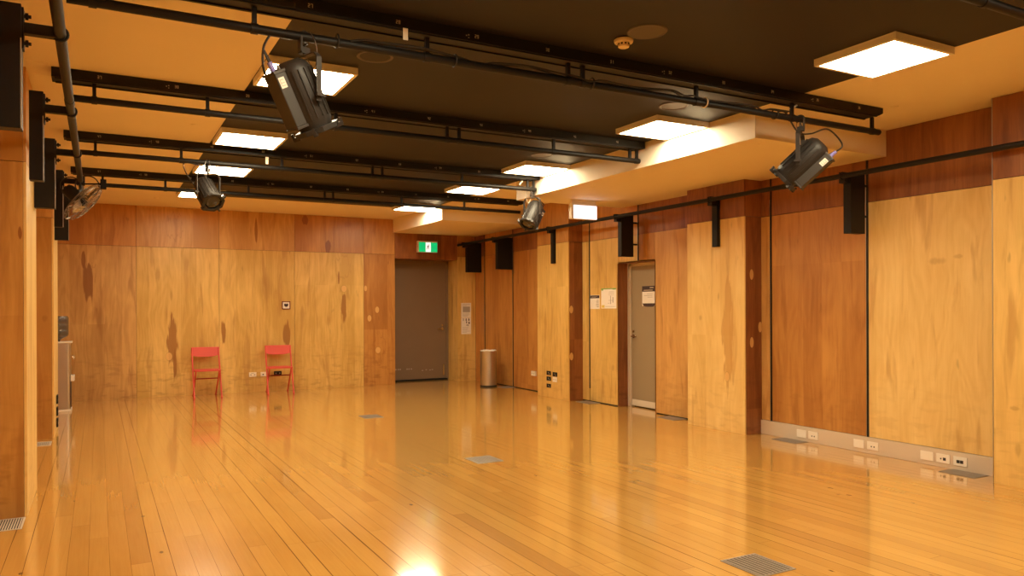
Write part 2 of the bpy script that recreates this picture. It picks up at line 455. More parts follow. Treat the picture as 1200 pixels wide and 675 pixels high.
for (a, b) in ((YF, -3.70), (-3.70, -2.35), (-2.35, -1.05), (-.10, 1.2), (1.2, 2.58)):
    sheet(wall_r, Y, a, b, .0, BAND, XW, -1, wood(Y, 'mid')); sheet(wall_r, Y, a, b, BAND, CT, XW, -1, wood(Y, 'red'))
# right pillars: face, near side, far side, in lower and upper sheets
PST = {2.58: [(3.36, .62, .05, .02, 'soft'), (3.33, .30, .025, .06, 'soft'), (2.9, 1.3, .08, .3, 'soft')],
       6.19: [(6.455, 1.10, .085, .62, 'pale'), (6.467, .63, .035, .055, 'plug'), (6.60, 1.55, .02, .05, 'soft'), (6.9, 1.3, .03, .04, 'soft')],
       9.80: [(9.86, 1.05, .02, .14, 'soft'), (9.84, .62, .02, .05, 'soft')]}
SST = {6.19: [(6.425, 1.79, .030, .062, 'plug'), (6.425, 1.03, .030, .062, 'plug'), (6.555, 1.2, .030, .062, 'plug'), (6.47, 2.1, .04, .1, 'soft')],
       9.80: [(6.37, 1.40, .034, .062, 'plug'), (6.37, .68, .034, .062, 'plug'), (6.45, 2.2, .05, .1, 'soft')]}
for (a, b) in ((-1.05, -.10), (2.58, 3.52), (6.19, 7.13), (9.80, 10.74)):
    tone = 'light' if a in (6.19,) else 'yellow'
    utone = {2.58: 'red', 6.19: 'red'}.get(a, 'orange')
    sheet(wall_r, 'Y', a, b, 0, BAND, XP, -1, wood(Y, tone, PST.get(a, ()), contrast=.75))
    sheet(wall_r, 'Y', a, b, BAND, CT, XP, -1, wood(Y, utone, [(3.30, 2.9, .03, .22, 'soft'), (3.42, 2.75, .02, .2, 'soft')] if a == 2.58 else ()))
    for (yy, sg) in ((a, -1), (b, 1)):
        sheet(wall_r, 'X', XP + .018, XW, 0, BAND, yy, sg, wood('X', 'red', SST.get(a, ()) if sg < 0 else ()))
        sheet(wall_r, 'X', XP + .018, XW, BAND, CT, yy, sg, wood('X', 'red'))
# reveal of the side doorway
rv = MB(); rv.box(XW, XW + .2, 8.885, 8.903, 0, 2.06); rv.obj('doorway_reveal', wood('X', 'red'), wall_r)
rv = MB(); rv.box(XW, XW + .2, 8.047, 8.065, 0, 2.06); rv.obj('doorway_reveal', wood('X', 'red'), wall_r)
rv = MB(); rv.box(XW, XW + .2, 8.065, 8.885, 2.06, 2.078); rv.obj('doorway_soffit', wood('X', 'red'), wall_r)

# slots between sheets: dark aluminium-edged tracks
for (yy, z0, z1) in ((4.846, .157, ZBK), (6.051, .157, ZBK), (8.419, 2.08, ZBK), (9.609, .20, CT), (12.049, .0, ZBK), (13.189, .0, ZBK)):
    tr = MB().box(XW - .006, XW + .004, yy - .0115, yy + .0085, z0, z1).obj('trim_1', M['slot']); struct(tr)
    MB().box(XW - .007, XW + .002, yy + .0088, yy + .0115, z0, min(z1, 2.62)).obj('metal_edge', M['alu'], tr)
struct(MB().box(XP - .002, XP + .010, 3.519, 3.524, .0, CT).obj('trim_2', M['alu']))
# skirting duct of the near bay
struct(MB().box(XW - .022, XW + .016, 3.522, 6.188, 0, .155).obj('baseboard_right', M['base_grey'], bevel=.003))

# back wall
wb = MB()
wb.box(-.9, 4.881, YB + .018, 14.5, 0, CT)
wb.box(6.209, 7.3, YB + .018, 14.5, 0, CT)
wb.box(4.881, 6.209, YB + .018, 14.5, 2.389, CT)
wb.box(4.881, 6.209, 14.131, 14.5, 0, 2.389)
wall_b = struct(wb.obj('wall_back', backing))
BS = [
    (XLW, .537, 'tan', [(-.142, 1.86, .085, .30, 'dark'), (-.20, 2.2, .03, .12, 'dark'), (-.12, 2.30, .15, .28, 'ring'), (.03, 1.25, .05, .35, 'soft')]),
    (.537, 1.788, 'yellow', [(1.066, .93, .085, .40, 'dark'), (1.10, .52, .03, .22, 'dark'), (1.012, .655, .05, .068, 'plug'), (1.05, 1.65, .03, .1, 'soft'), (.85, 2.0, .04, .12, 'soft')]),
    (1.788, 3.041, 'yellow', [(1.85, 1.02, .04, .22, 'dark'), (2.90, .98, .06, .24, 'dark'), (2.55, 1.8, .12, .3, 'soft')]),
    (3.041, 4.295, 'yellow', [(3.925, 1.46, .055, .30, 'dark'), (3.83, 1.98, .018, .14, 'dark'), (3.91, 2.18, .15, .24, 'ring'), (3.925, 1.79, .05, .062, 'plug'), (3.88, 1.1, .02, .12, 'soft')]),
    (4.295, 4.90, 'orange', [(4.55, 1.405, .04, .062, 'plug'), (4.402, 1.248, .04, .062, 'plug'), (4.564, .655, .05, .062, 'plug'), (4.33, 1.8, .03, .055, 'plug'), (4.57, .7, .14, .3, 'ring')]),
]
UP = ['orange', 'mid', 'mid', 'orange', 'orange']
UST = [(), [(1.10, 2.78, .14, .22, 'ring'), (.2, 2.6, .05, .2, 'soft')], [(2.39, 2.78, .03, .22, 'dark'), (2.30, 2.78, .02, .12, 'soft')], [(3.64, 2.56, .05, .13, 'dark'), (3.24, 3.0, .07, .08, 'dark'), (4.0, 2.97, .07, .07, 'soft')], ()]
for (a, b, tone, st), ut, us in zip(BS, UP, UST):
    sheet(wall_b, 'X', a, b, 0, BAND, YB, -1, wood('X', tone, st))
    sheet(wall_b, 'X', a, b, BAND, CT, YB, -1, wood('X', ut, us))
sheet(wall_b, 'X', 4.90, 6.19, 2.37, CT, YB, -1, wood('X', 'red'))
sheet(wall_b, 'X', 6.19, XW, 0, BAND, YB, -1, wood('X', 'yellow', contrast=.7))
sheet(wall_b, 'X', 6.19, XW, BAND, CT, YB, -1, wood('X', 'orange'))
MB().box(6.19, 6.208, YB + .018, 14.13, 0, 2.37).obj('doorway_reveal', wood('Y', 'yellow', [(13.86, 1.45, .03, .42, 'dark')]), wall_b)
MB().box(4.882, 4.90, YB + .018, 14.13, 0, 2.37).obj('doorway_reveal', wood('Y', 'mid'), wall_b)
MB().box(4.90, 6.19, YB + .018, 14.13, 2.37, 2.388).obj('doorway_soffit', wood('X', 'red'), wall_b)

# left wall
wl = MB(); wl.box(-.9, XLW - .018, YF, 14.5, 0, CT)
for (a, b) in ((-4.65, -3.70), (-1.05, -.10), (2.58, 3.52), (6.19, 7.13), (9.80, 10.74)):
    wl.box(XLW - .03, XLP - .018, max(a, YF) + .018, b - .018, 0, CT)
wall_l = struct(wl.obj('wall_left', backing))
for (a, b) in ((-1.05, -.10), (2.58, 3.52), (6.19, 7.13), (9.80, 10.74)):
    sheet(wall_l, 'Y', a, b, 0, BAND, XLP, 1, wood(Y, 'light', contrast=.5))
    sheet(wall_l, 'Y', a, b, BAND, CT, XLP, 1, wood(Y, 'mid'))
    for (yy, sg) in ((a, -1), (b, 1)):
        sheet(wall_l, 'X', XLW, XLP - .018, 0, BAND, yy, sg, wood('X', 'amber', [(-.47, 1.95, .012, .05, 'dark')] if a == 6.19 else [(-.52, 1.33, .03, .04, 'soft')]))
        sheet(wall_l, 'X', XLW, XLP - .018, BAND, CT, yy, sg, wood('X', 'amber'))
for (a, b) in ((YF, -2.4), (-2.4, -1.05), (-.10, 1.2), (1.2, 2.58), (3.52, 4.84), (4.84, 6.19), (7.13, 8.4), (8.4, 9.8), (10.74, 12.1), (12.1, YB)):
    sheet(wall_l, 'Y', a, b, 0, BAND, XLW, 1, wood(Y, 'mid')); sheet(wall_l, 'Y', a, b, BAND, CT, XLW, 1, wood(Y, 'orange'))
# wall behind the camera
wf = struct(MB().box(-.9, 7.3, YF - .2, YF, 0, CT).obj('wall_front', wood('X', 'mid')))

# ================================================================== DOORS
d1 = struct(empty('door_1', (XW + .2, 8.475, 0)))
MB().box(XW + .205, XW + .245, 8.065, 8.835, .012, 2.02).obj('door_leaf', M['door_grey'], d1, bevel=.002)
f = MB(); f.box(XW + .185, XW + .25, 8.835, 8.885, 0, 2.06); f.box(XW + .185, XW + .25, 8.065, 8.885, 2.02, 2.06)
f.box(XW + .165, XW + .19, 8.868, 8.885, 0, 2.06)
f.obj('door_frame', M['door_frame'], d1, bevel=.002)
MB().box(XW + .196, XW + .206, 8.075, 8.83, .02, .105).obj('kick_plate', M['kick'], d1, bevel=.001)
def lever(par, T):
    h = MB(); h.lathe([(0, .012), (.026, .012), (.027, .0)], 20, T=T)
    h.tube([(0, 0, .0), (0, 0, .05)], .009, 10, T=T); h.tube([(0, 0, .048), (.02, 0, .053), (.12, 0, .053)], .009, 10, T=T)
    h.obj('door_handle', M['brass'], par)
    h = MB(); h.lathe([(0, .012), (.018, .012), (.019, 0)], 16, T=T @ Matrix.Translation((0, .07, 0))); h.box(-.003, .003, .06, .08, .012, .02, T=T)
    h.obj('lock_cylinder', M['brass'], par)
TX = Matrix(((0, 0, -1, XW + .205), (-1, 0, 0, 8.79), (0, 1, 0, 1.013), (0, 0, 0, 1)))   # local z -> -X, local x -> -Y, local y -> +Z
lever(d1, TX)

d2 = struct(empty('door_2', (5.55, 14.05, 0)))
MB().box(4.94, 6.145, 14.07, 14.115, .03, 2.31).obj('door_leaf', M['door_brown'], d2, bevel=.002)
f = MB(); f.box(4.90, 4.94, 14.05, 14.13, 0, 2.37); f.box(6.145, 6.19, 14.05, 14.13, 0, 2.37); f.box(4.90, 6.19, 14.05, 14.13, 2.31, 2.37)
f.obj('door_frame', M['door_brown'], d2, bevel=.003)
MB().box(4.94, 6.16, 14.03, 14.12, 0, .028).obj('threshold_gap', M['black_matte'], d2)  # black strip standing in for the dark gap under the leaf
TY = Matrix(((-1, 0, 0, 6.06), (0, 0, -1, 14.07), (0, 1, 0, 1.02), (0, 0, 0, 1)))
lever(d2, TY)
mk = MB()
for x in (5.07, 5.12, 5.16, 5.30, 5.34, 5.39): mk.box(x, x + .022, 14.066, 14.07, .225, .25)
for x in (5.62, 5.70, 5.78, 5.83): mk.box(x, x + .03, 14.066, 14.07, .185 + (x * 7 % 1) * .02, .2 + (x * 7 % 1) * .02)
mk.obj('scuff_marks', M['grey_ink'], d2)
fb = MB(); fb.box(6.07, 6.10, 14.055, 14.07, .09, .30); fb.obj('floor_bolt', M['brass'], d2)

# ================================================================== CEILING LIGHTS
def ceiling_light():
    t = empty('ceiling_light', (0, 0, 0))
    a, b = 0.0, .60; z = -.048
    f = MB(); w = .024
    f.box(a, b, a, a + w, z, 0); f.box(a, b, b - w, b, z, 0); f.box(a, a + w, a + w, b - w, z, 0); f.box(b - w, b, a + w, b - w, z, 0)
    f.box(a, b, a, b, -.004, 0)
    f.obj('casing', M['fix_frame'], t, off=(0, 0, 0), bevel=.0015)
    MB().box(a + w, b - w, a + w, b - w, z + .004, z + .014).obj('diffuser', M['diffuser'], t, off=(0, 0, 0))
    return t
LP = [(.995, -1.75, 'behind the viewpoint on the left side'), (.995, .75, 'just above the viewpoint on the left side'),
      (.995, 2.94, 'nearest on the left side, ahead of the first black bar'),
      (.995, 5.16, 'left side, seen behind the large hanging stage lamp'),
      (.995, 7.40, 'left side, between the second and third long black bars'),
      (.995, 9.20, 'left side, right behind the third long black bar'),
      (.995, 11.36, 'farthest on the left side, seen behind the far left stage lamp'),
      (4.262, -1.75, 'behind the viewpoint on the right side'), (4.262, .75, 'above the viewpoint on the right side'),
      (4.262, 2.94, 'large near one at top right of the photo'),
      (4.262, 5.185, 'against the near end of the first lowered ceiling box'),
      (4.262, 7.49, 'against the far end of the first lowered ceiling box'),
      (4.262, 9.20, 'right side, in the gap between the two lowered ceiling boxes'),
      (4.262, 11.365, 'farthest right, against the second lowered ceiling box')]
cl0 = ceiling_light()
for i, (x, y, w) in enumerate(LP):
    o = cl0 if i == 0 else copy_tree(cl0)
    o.location = (x, y, CH); tag(o, 'square glowing ceiling light, ' + w, 'ceiling light', 'square ceiling lights')

# ================================================================== LIGHTING BARS
RODS = [-.235, .734, 1.72, 2.715, 2.83, 3.82, 4.81, 5.78]
def bar(yt, x1, px0, px1, num0, label):
    t = thing('lighting_bar', label, 'lighting bar', ((-.28 + x1) / 2, yt + .078, ZB0), group='long black lighting bars under the ceiling')
    p = [(yt, 3.036), (yt + .155, 3.036), (yt + .155, CH), (yt, CH)]
    hi = 3.036
    b = MB()
    if x1 > 5:   # chamfered free end
        b.prism([(-.28, 3.03), (x1 - .05, 3.03), (x1, 3.052), (x1, CH), (-.28, CH)], yt, yt + .155, 'Y')
    else:
        b.box(-.28, x1, yt, yt + .155, 3.03, CH)
    b.obj('beam', M['black_steel'], t, bevel=.002)
    g = MB(); g.box(-.26, x1 - .06, yt + .012, yt + .03, 3.022, 3.031); g.box(-.26, x1 - .06, yt + .125, yt + .143, 3.022, 3.031)
    g.obj('track_lip', M['black_steel'], t)
    MB().tube([(px0, yt + .0775, 2.914), (px1, yt + .0775, 2.914)], .0245, 20).obj('pipe', M['rail'], t)
    for rx in RODS:
        rx2 = -.02 if (rx < 0) else rx
        if rx2 < px0 or rx2 > px1 - .03: 
            if rx2 > px1: continue
            rx2 = max(rx2, px0 + .05)
        if rx == RODS[-3] and False: continue
        c = MB(); c.box(rx2 - .012, rx2 + .012, yt + .0655, yt + .0895, 2.93, 3.032)
        c.tube([(rx2 - .018, yt + .0775, 2.914), (rx2 + .018, yt + .0775, 2.914)], .029, 16)
        c.obj('drop_rod', M['black_steel'], t)
    if x1 < 5:
        c = MB(); rx2 = px1 - .12; c.box(rx2 - .012, rx2 + .012, yt + .0655, yt + .0895, 2.93, 3.032); c.obj('drop_rod', M['black_steel'], t)
    k = 0; x = 0.0
    while x < x1 - .2:
        n = MB(); digit_boxes(n, str(num0 + k), x, yt, 3.052, .0105, .0012)
        if x > -1: n.obj('number_label', M['digits'], t)
        if k % 3 == 1:
            q = MB(); q.box(x - .045, x - .037, yt - .002, yt, 3.06, 3.068); q.box(x - .045, x - .037, yt - .002, yt, 3.045, 3.05); q.box(x - .06, x - .052, yt - .002, yt, 3.055, 3.062)
            q.obj('outlet_holes', M['grey_ink'], t)
        k += 1; x += .5
    return t
ZB0 = CH
bar(2.085, 5.82, -.13, 5.87, 13, 'long black bar nearest the viewpoint, only its right end shows at the top right corner')
bar(4.130, 5.82, -.13, 5.87, 25, 'long black bar crossing the top of the photo, carrying the two nearest stage lamps')
bar(6.100, XBK - .005, -.16, 4.845, 37, 'second long black bar crossing the ceiling, the one with no stage lamps')
bar(8.185, XBK - .005, -.16, 4.845, 47, 'third long black bar, carrying the two far small stage lamps')
bar(10.240, 5.82, .0, 5.76, 57, 'farthest long black bar, right end below the gap between ceiling boxes')

# small mounting plates on the left ceiling strip
for (x, y) in ((-.42, 6.02), (-.40, 6.34)):
    o = MB().box(x, x + .13, y, y + .09, CH - .004, CH + .001).obj('mounting_plate', M['cream'], bevel=.001)
    tag(o, 'small blank plate on the left ceiling by the second bar, %s of two' % ('nearer' if y < 6.2 else 'farther'), 'ceiling plate', 'plates on the left ceiling')

# paper tag and tape bits
t1 = MB().box(1.538, 1.568, 4.118, 4.120, 2.962, 3.03, T=None).obj('paper_tag', M['tape']); tag(t1, 'small pale paper tag hanging from the nearest visible black bar', 'tag')
t2 = MB().box(1.545, 1.575, 8.235, 8.238, 2.945, 3.022).obj('paper_tag', M['tape']); tag(t2, 'small pale paper tag hanging on the third black bar near the left lights', 'tag')
t3 = MB().tube([(4.80, 4.22, 2.985), (4.86, 4.20, 3.02)], .008, 8).obj('tape_tail', M['tape']); tag(t3, 'bit of pale tape on the cable above the right stage lamp', 'tape')
t4 = MB().tube([(4.60, 8.25, 2.955), (4.64, 8.24, 3.005)], .008, 8).obj('tape_tail', M['tape']); tag(t4, 'bit of pale tape on the third bar above the small right stage lamp', 'tape')

# cables run along the near pipe
pts = []
for i in range(40):
    x = 1.25 + i * (4.75 - 1.25) / 39
    pts.append((x, 4.185 + .018 * sin(i * .9), 2.947 + .008 * sin(i * .55) - (.02 if i % 9 == 0 else 0)))
c = MB().tube(smooth_path(pts, 3), .0065, 8).tube(smooth_path([(p[0], p[1] + .02, p[2] - .004 + .006 * cos(k)) for k, p in enumerate(pts)], 3), .0055, 8)
o = c.obj('power_cable', M['cable']); tag(o, 'black cable pair taped along the pipe between the two nearest stage lamps', 'cable')
for x in (1.18, 1.9, 2.9, 3.9, 4.62):
    MB().tube(arc((x, 4.2075, 2.922), .036, 0, 2 * pi, 16, 'YZ')[:-1], .005, 8, closed=True).obj('cable_tie', M['tape'] if x == 3.9 else M['cable'], o)

# ================================================================== STAGE LAMPS
def stage_lamp(label, x, y, zc, pan, tilt, roll=0.0, cable=None, loc_cat='stage lamp', s=1.0):
    """hangs from a pipe centre at (x, y, zc); pan about Z, tilt of the barrel away from straight down"""
    t = thing('stage_lamp', label, loc_cat, (x, y, zc), (0, 0, pan), 'stage lamps hanging from the lighting bars')
    Z0 = Vector((0, 0, 0))
    # hook clamp: curved strip over the pipe, bolt, plate
    m = MB(); m.tube(arc((0, 0, 0), .030, radians(-50), radians(200), 14, 'YZ'), .0075, 8)
    m.box(-.016, .016, -.034, -.022, -.085, .0); m.box(-.018, .018, -.03, .022, -.095, -.06)
    m.tube([(0, 0, -.06), (0, 0, -.026)], .007, 8); m.tube([(-.03, -.005, -.045), (.03, -.005, -.045)], .006, 8)
    m.obj('hook_clamp', M['yoke'], t, off=Z0)
    # yoke
    zt = -.105; zp = -.325 * s; hw = .128 * s
    y_ = MB(); th = .0035
    P = [(-hw, zp - .03), (-hw, zt - .03), (-hw + .03, zt), (hw - .03, zt), (hw, zt - .03), (hw, zp - .03)]
    Pi = [(hw - th * 2, zp - .03), (hw - th * 2, zt - .033), (hw - .033, zt - th * 2), (-hw + .033, zt - th * 2), (-hw + th * 2, zt - .033), (-hw + th * 2, zp - .03)]
    y_.prism(P + Pi, -.016, .016, 'Y')
    y_.obj('yoke', M['yoke'], t, off=Z0, bevel=.001)
    MB().tube([(0, 0, -.115), (0, 0, -.075)], .011, 10).obj('yoke_bolt', M['wire'], t, off=Z0)
    k = MB()
    for sg in (-1, 1):
        k.tube([(sg * (hw - .02), 0, zp), (sg * (hw + .018), 0, zp)], .009, 10)
        k.box(sg * (hw + .016) - .007, sg * (hw + .016) + .007, -.028, .028, zp - .008, zp + .008)
    k.obj('tilt_knob', M['yoke'], t, off=Z0)
    # barrel, local axis -Z forward, placed at pivot with tilt
    T = Matrix.Translation((0, 0, zp)) @ Matrix.Rotation(tilt, 4, 'X') @ Matrix.Scale(s, 4)
    b = MB(); n = 24
    prof = [(.0, .205), (.050, .203), (.082, .180), (.094, .150), (.096, .060), (.096, -.120), (.088, -.135), (.088, -.150), (.0, -.150)]
    b.lathe(prof, n, T=T)
    body = b.obj('lamp_body', M['lamp_body'], t, off=Z0)
    fn = MB()
    for a in range(0, 360, 20):
        if 235 <= a <= 305: continue
        R = T @ Matrix.Rotation(radians(a), 4, 'Z'); fn.box(.092, .101, -.003, .003, -.10, .15, T=R)
    fn.obj('cooling_fins', M['lamp_body'], body, off=Z0)
    # driver box under the barrel (local -Y)
    d = MB(); d.box(-.050, .050, -.146, -.078, -.110, .165, T=T); bx = d.obj('driver_box', M['lamp_side'], t, off=Z0, bevel=.006)
    for (za, zb_) in ((-.122, -.109), (.163, .177)):
        MB().box(-.054, .054, -.150, -.076, za, zb_, T=T).obj('end_plate', M['yoke'], bx, off=Z0, bevel=.002)
    for sg in (-1, 1):
        a, c_ = sorted((sg * .0499, sg * .0508)); MB().box(a, c_, -.138, -.102, .088, .142, T=T).obj('rating_label', M['lamp_label'], bx, off=Z0)
        l = MB()
        a, c_ = sorted((sg * .0507, sg * .0512))
        l.prism([(-.133, .098), (-.108, .098), (-.108, .102), (-.129, .102), (-.129, .112), (-.110, .112), (-.110, .116), (-.129, .116), (-.129, .128), (-.112, .128), (-.112, .132), (-.133, .132)], a, c_, 'X', T=T)
        l.obj('label_print', M['grey_ink'], bx, off=Z0)
    # front: octagonal colour frame holder with clips, lens
    f = MB(); oc = [(.122 * cos(radians(22.5 + 45 * i)), .122 * sin(radians(22.5 + 45 * i))) for i in range(8)]
    oi = [(.090 * cos(radians(22.5 + 45 * i)), .090 * sin(radians(22.5 + 45 * i))) for i in range(8)]
    vs = [(p[0], p[1], z) for z in (-.146, -.172) for ring in (oc, oi) for p in ring]
    fs = []
    for i in range(8):
        j = (i + 1) % 8
        fs += [(i, j, 16 + j, 16 + i), (8 + i, 24 + i, 24 + j, 8 + j), (i, 8 + i, 8 + j, j), (16 + i, 16 + j, 24 + j, 24 + i)]
    f.add(vs, fs, T=T)
    fr = f.obj('colour_frame_holder', M['lamp_body'], t, off=Z0, bevel=.0015)
    for a in (45, 135, 225, 315):
        q = MB(); R = T @ Matrix.Rotation(radians(a), 4, 'Z'); q.box(.100, .136, -.010, .010, -.182, -.160, T=R); q.box(.128, .140, -.006, .006, -.178, -.140, T=R)
        q.obj('frame_clip', M['lamp_body'], fr, off=Z0)
    le = MB(); le.lathe([(0, -.171), (.03, -.170), (.06, -.165), (.082, -.157), (.087, -.151)], 28, T=T); le.obj('lens', M['lens'], t, off=Z0)
    # plug on the back
    p = MB(); p.tube([(0, -.112, .176), (0, -.112, .225)], .0135, 12, T=T); p.obj('power_plug', M['purple'], t, off=Z0)
    p = MB(); p.tube([(.03, -.095, .172), (.03, -.095, .20)], .008, 10, T=T); p.obj('data_socket', M['wire'], t, off=Z0)
    # cable from the plug up to the pipe
    a = T @ Vector((0, -.112, .222)); b2 = T @ Vector((0, -.112, .28))
    Rz = Matrix.Rotation(-pan, 4, 'Z')
    ends = [Rz @ Vector(e) for e in cable]
    pth = smooth_path([a, b2] + ends, 10)
    MB().tube(pth, .0062, 8).obj('lamp_cable', M['cable'], t, off=Z0)
    # thin safety wire loop
    w = smooth_path([(.02, .02, .03), (.05, .035, -.03), (.06, .04, -.12), (.035, .03, -.17), (.02, .0, -.12)], 8)
    MB().tube(w, .0025, 6).obj('safety_wire', M['wire'], t, off=Z0)
    return t

def pan_tilt(d):
    d = Vector(d).normalized(); h = Vector((d.x, d.y)); th = math.atan2(h.length, -d.z)
    # local +Y after pan = horizontal direction
    return math.atan2(h.y, h.x) - pi / 2, th
p_, t_ = pan_tilt((.43, .16, -.85))
stage_lamp('large black stage lamp overhead on the left, in front of the nearest left ceiling light', 1.0, 4.2075, 2.914, p_, t_, s=1.06,
           cable=[(-.10, -.02, -.34), (-.21, -.01, -.24), (-.22, 0, -.10), (-.18, 0, -.01)])
p_, t_ = pan_tilt((-.40, .62, -.65))
stage_lamp('black stage lamp tilted left, beside the near lowered ceiling box', 4.905, 4.2075, 2.914, p_, t_, s=1.08,
           cable=[(.30, -.10, -.12), (.24, -.05, -.06), (.12, 0, -.10), (-.03, 0, -.10), (-.16, .0, .03), (-.24, 0, .035)])
p_, t_ = pan_tilt((.226, -.69, -.69))
stage_lamp('stage lamp facing the viewer, far left, in front of two lit ceiling lights', .985, 8.2625, 2.914, p_, t_, s=.95,
           cable=[(-.10, .20, -.22), (-.20, .1, -.10), (-.22, 0, -.02), (-.05, 0, -.04)])
p_, t_ = pan_tilt((-.52, -.23, -.80))
stage_lamp('small far stage lamp pointing down, left of the white lit box sign', 4.79, 8.2625, 2.914, p_, t_, s=.98,
           cable=[(.02, .02, -.06), (-.02, .02, .0)])

# ================================================================== WALL RAILS
r = thing('wall_rail', 'long black pipe rail running along the right plywood wall below the ceiling', 'pipe rail', (6.2, 8, 2.664))
MB().tube([(6.2, -1.5, 2.664), (6.2, YB - .01, 2.664)], .0245, 20).obj('pipe', M['rail'], r)
for y in (5.45, 11.3):
    MB().tube([(6.2, y, 2.664), (6.2, y + .09, 2.664)], .0275, 18).obj('pipe_coupling', M['rail'], r)
r = thing('wall_rail', 'black pipe rail along the left wall, running overhead towards the wire fan', 'pipe rail', (-.147, 5, 2.664))
MB().tube([(-.147, -1.5, 2.664), (-.147, 10.6, 2.664)], .0245, 20).obj('pipe', M['rail'], r)
MB().tube([(-.147, 5.20, 2.664), (-.147, 5.30, 2.664)], .0270, 18).obj('pipe_coupling', M['rail'], r)

LFX = -.292
def bracket(y, side, deep, label):
    """steel spacer fixed to the wall, an arm and two U-bolts holding the rail"""
    if side > 0: face, wallx, xr = 6.272, (XW if deep else XP), 6.2
    else: face, wallx, xr = LFX, (LFX - .30 if deep == 2 else XLP if deep == 0 else LFX - .075), -.147
    t = thing('rail_bracket', label, 'rail bracket', (face, y, 2.664), group='black rail brackets')
    a, b = sorted((face, wallx)); zb, zt = (2.125, 2.695) if side > 0 else (2.215, 2.76)
    m = MB()
    if side > 0 and deep == 1:
        m.box(face, 6.475, y - .042, y + .042, zb, zt); m.obj('back_box', M['black_steel'], t, bevel=.002)
        for zz in (2.30, 2.60): MB().tube([(6.47, y + .02, zz), (XW, y + .02, zz)], .012, 10).obj('wall_spacer', M['black_steel'], t)
    else:
        m.box(a, b, y - .042, y + .042, zb, zt); m.obj('back_box', M['black_steel'], t, bevel=.002)
    arm = MB(); a, b = sorted((xr, face)); 
    if side > 0: arm.prism([(y - .035, 2.60), (y + .035, 2.60), (y + .035, 2.69), (y - .035, 2.69)], a + .0, b, 'X')
    else: arm.box(a, b, y - .022, y + .022, 2.640, 2.688)
    arm.obj('arm', M['black_steel'], t, bevel=.002)
    MB().tube(arc((xr, y, 2.664), .031, 0, 2 * pi, 18, 'XZ')[:-1], .006, 8, closed=True).obj('rail_ring', M['black_steel'], t)
    u = MB()
    if side > 0:
        u.box(xr - .02, xr + .06, y - .02, y + .02, 2.688, 2.70)
    else:
        for zz in (2.60, 2.72):
            u.tube([(face - .005, y, zz), (face + .035, y, zz)], .008, 8); u.lathe([(0, 0), (.016, 0), (.016, .012), (0, .012)], 6, T=Matrix.Translation((face + .012, y, zz)) @ Matrix.Rotation(pi / 2, 4, 'Y'))
        u.box(face, face + .008, y - .03, y + .03, 2.57, 2.75)
    u.obj('clamp', M['black_steel'], t)
    if side < 0:
        MB().box(face - .004, face + .001, y - .0445, y - .041, zb, zt - .15).obj('edge_strip', M['alu'], t)
    return t
RB = [(-.6, 0, 'out of the view behind'), (3.0, 0, 'on the right pillar at the photo edge'), (4.833, 1, 'deep one beside the nearest dark slot'),
      (6.61, 0, 'slim one on the pillar with the long stain'), (8.432, 1, 'deep one directly above the side door'),
      (10.20, 0, 'slim one on the pillar with the black sockets'), (12.10, 2, 'deep one above the steel bin'), (13.37, 2, 'farthest one, in the back right corner')]
for (y, dp, w) in RB[2:]:
    bracket(y, 1, dp, 'black rail bracket, right wall, ' + w)
LB = [(3.98, 2, 'nearest, large at the left photo edge'), (5.50, 1, 'second from the viewpoint, before the near pillar'), (6.96, 0, 'on the near left pillar'),
      (8.48, 1, 'behind the near pillar, beside the wire fan'), (10.05, 0, 'farthest, at the second pillar behind the fan')]
for (y, dp, w) in LB:
    bracket(y, -1, dp, 'black rail bracket, left wall, ' + w)

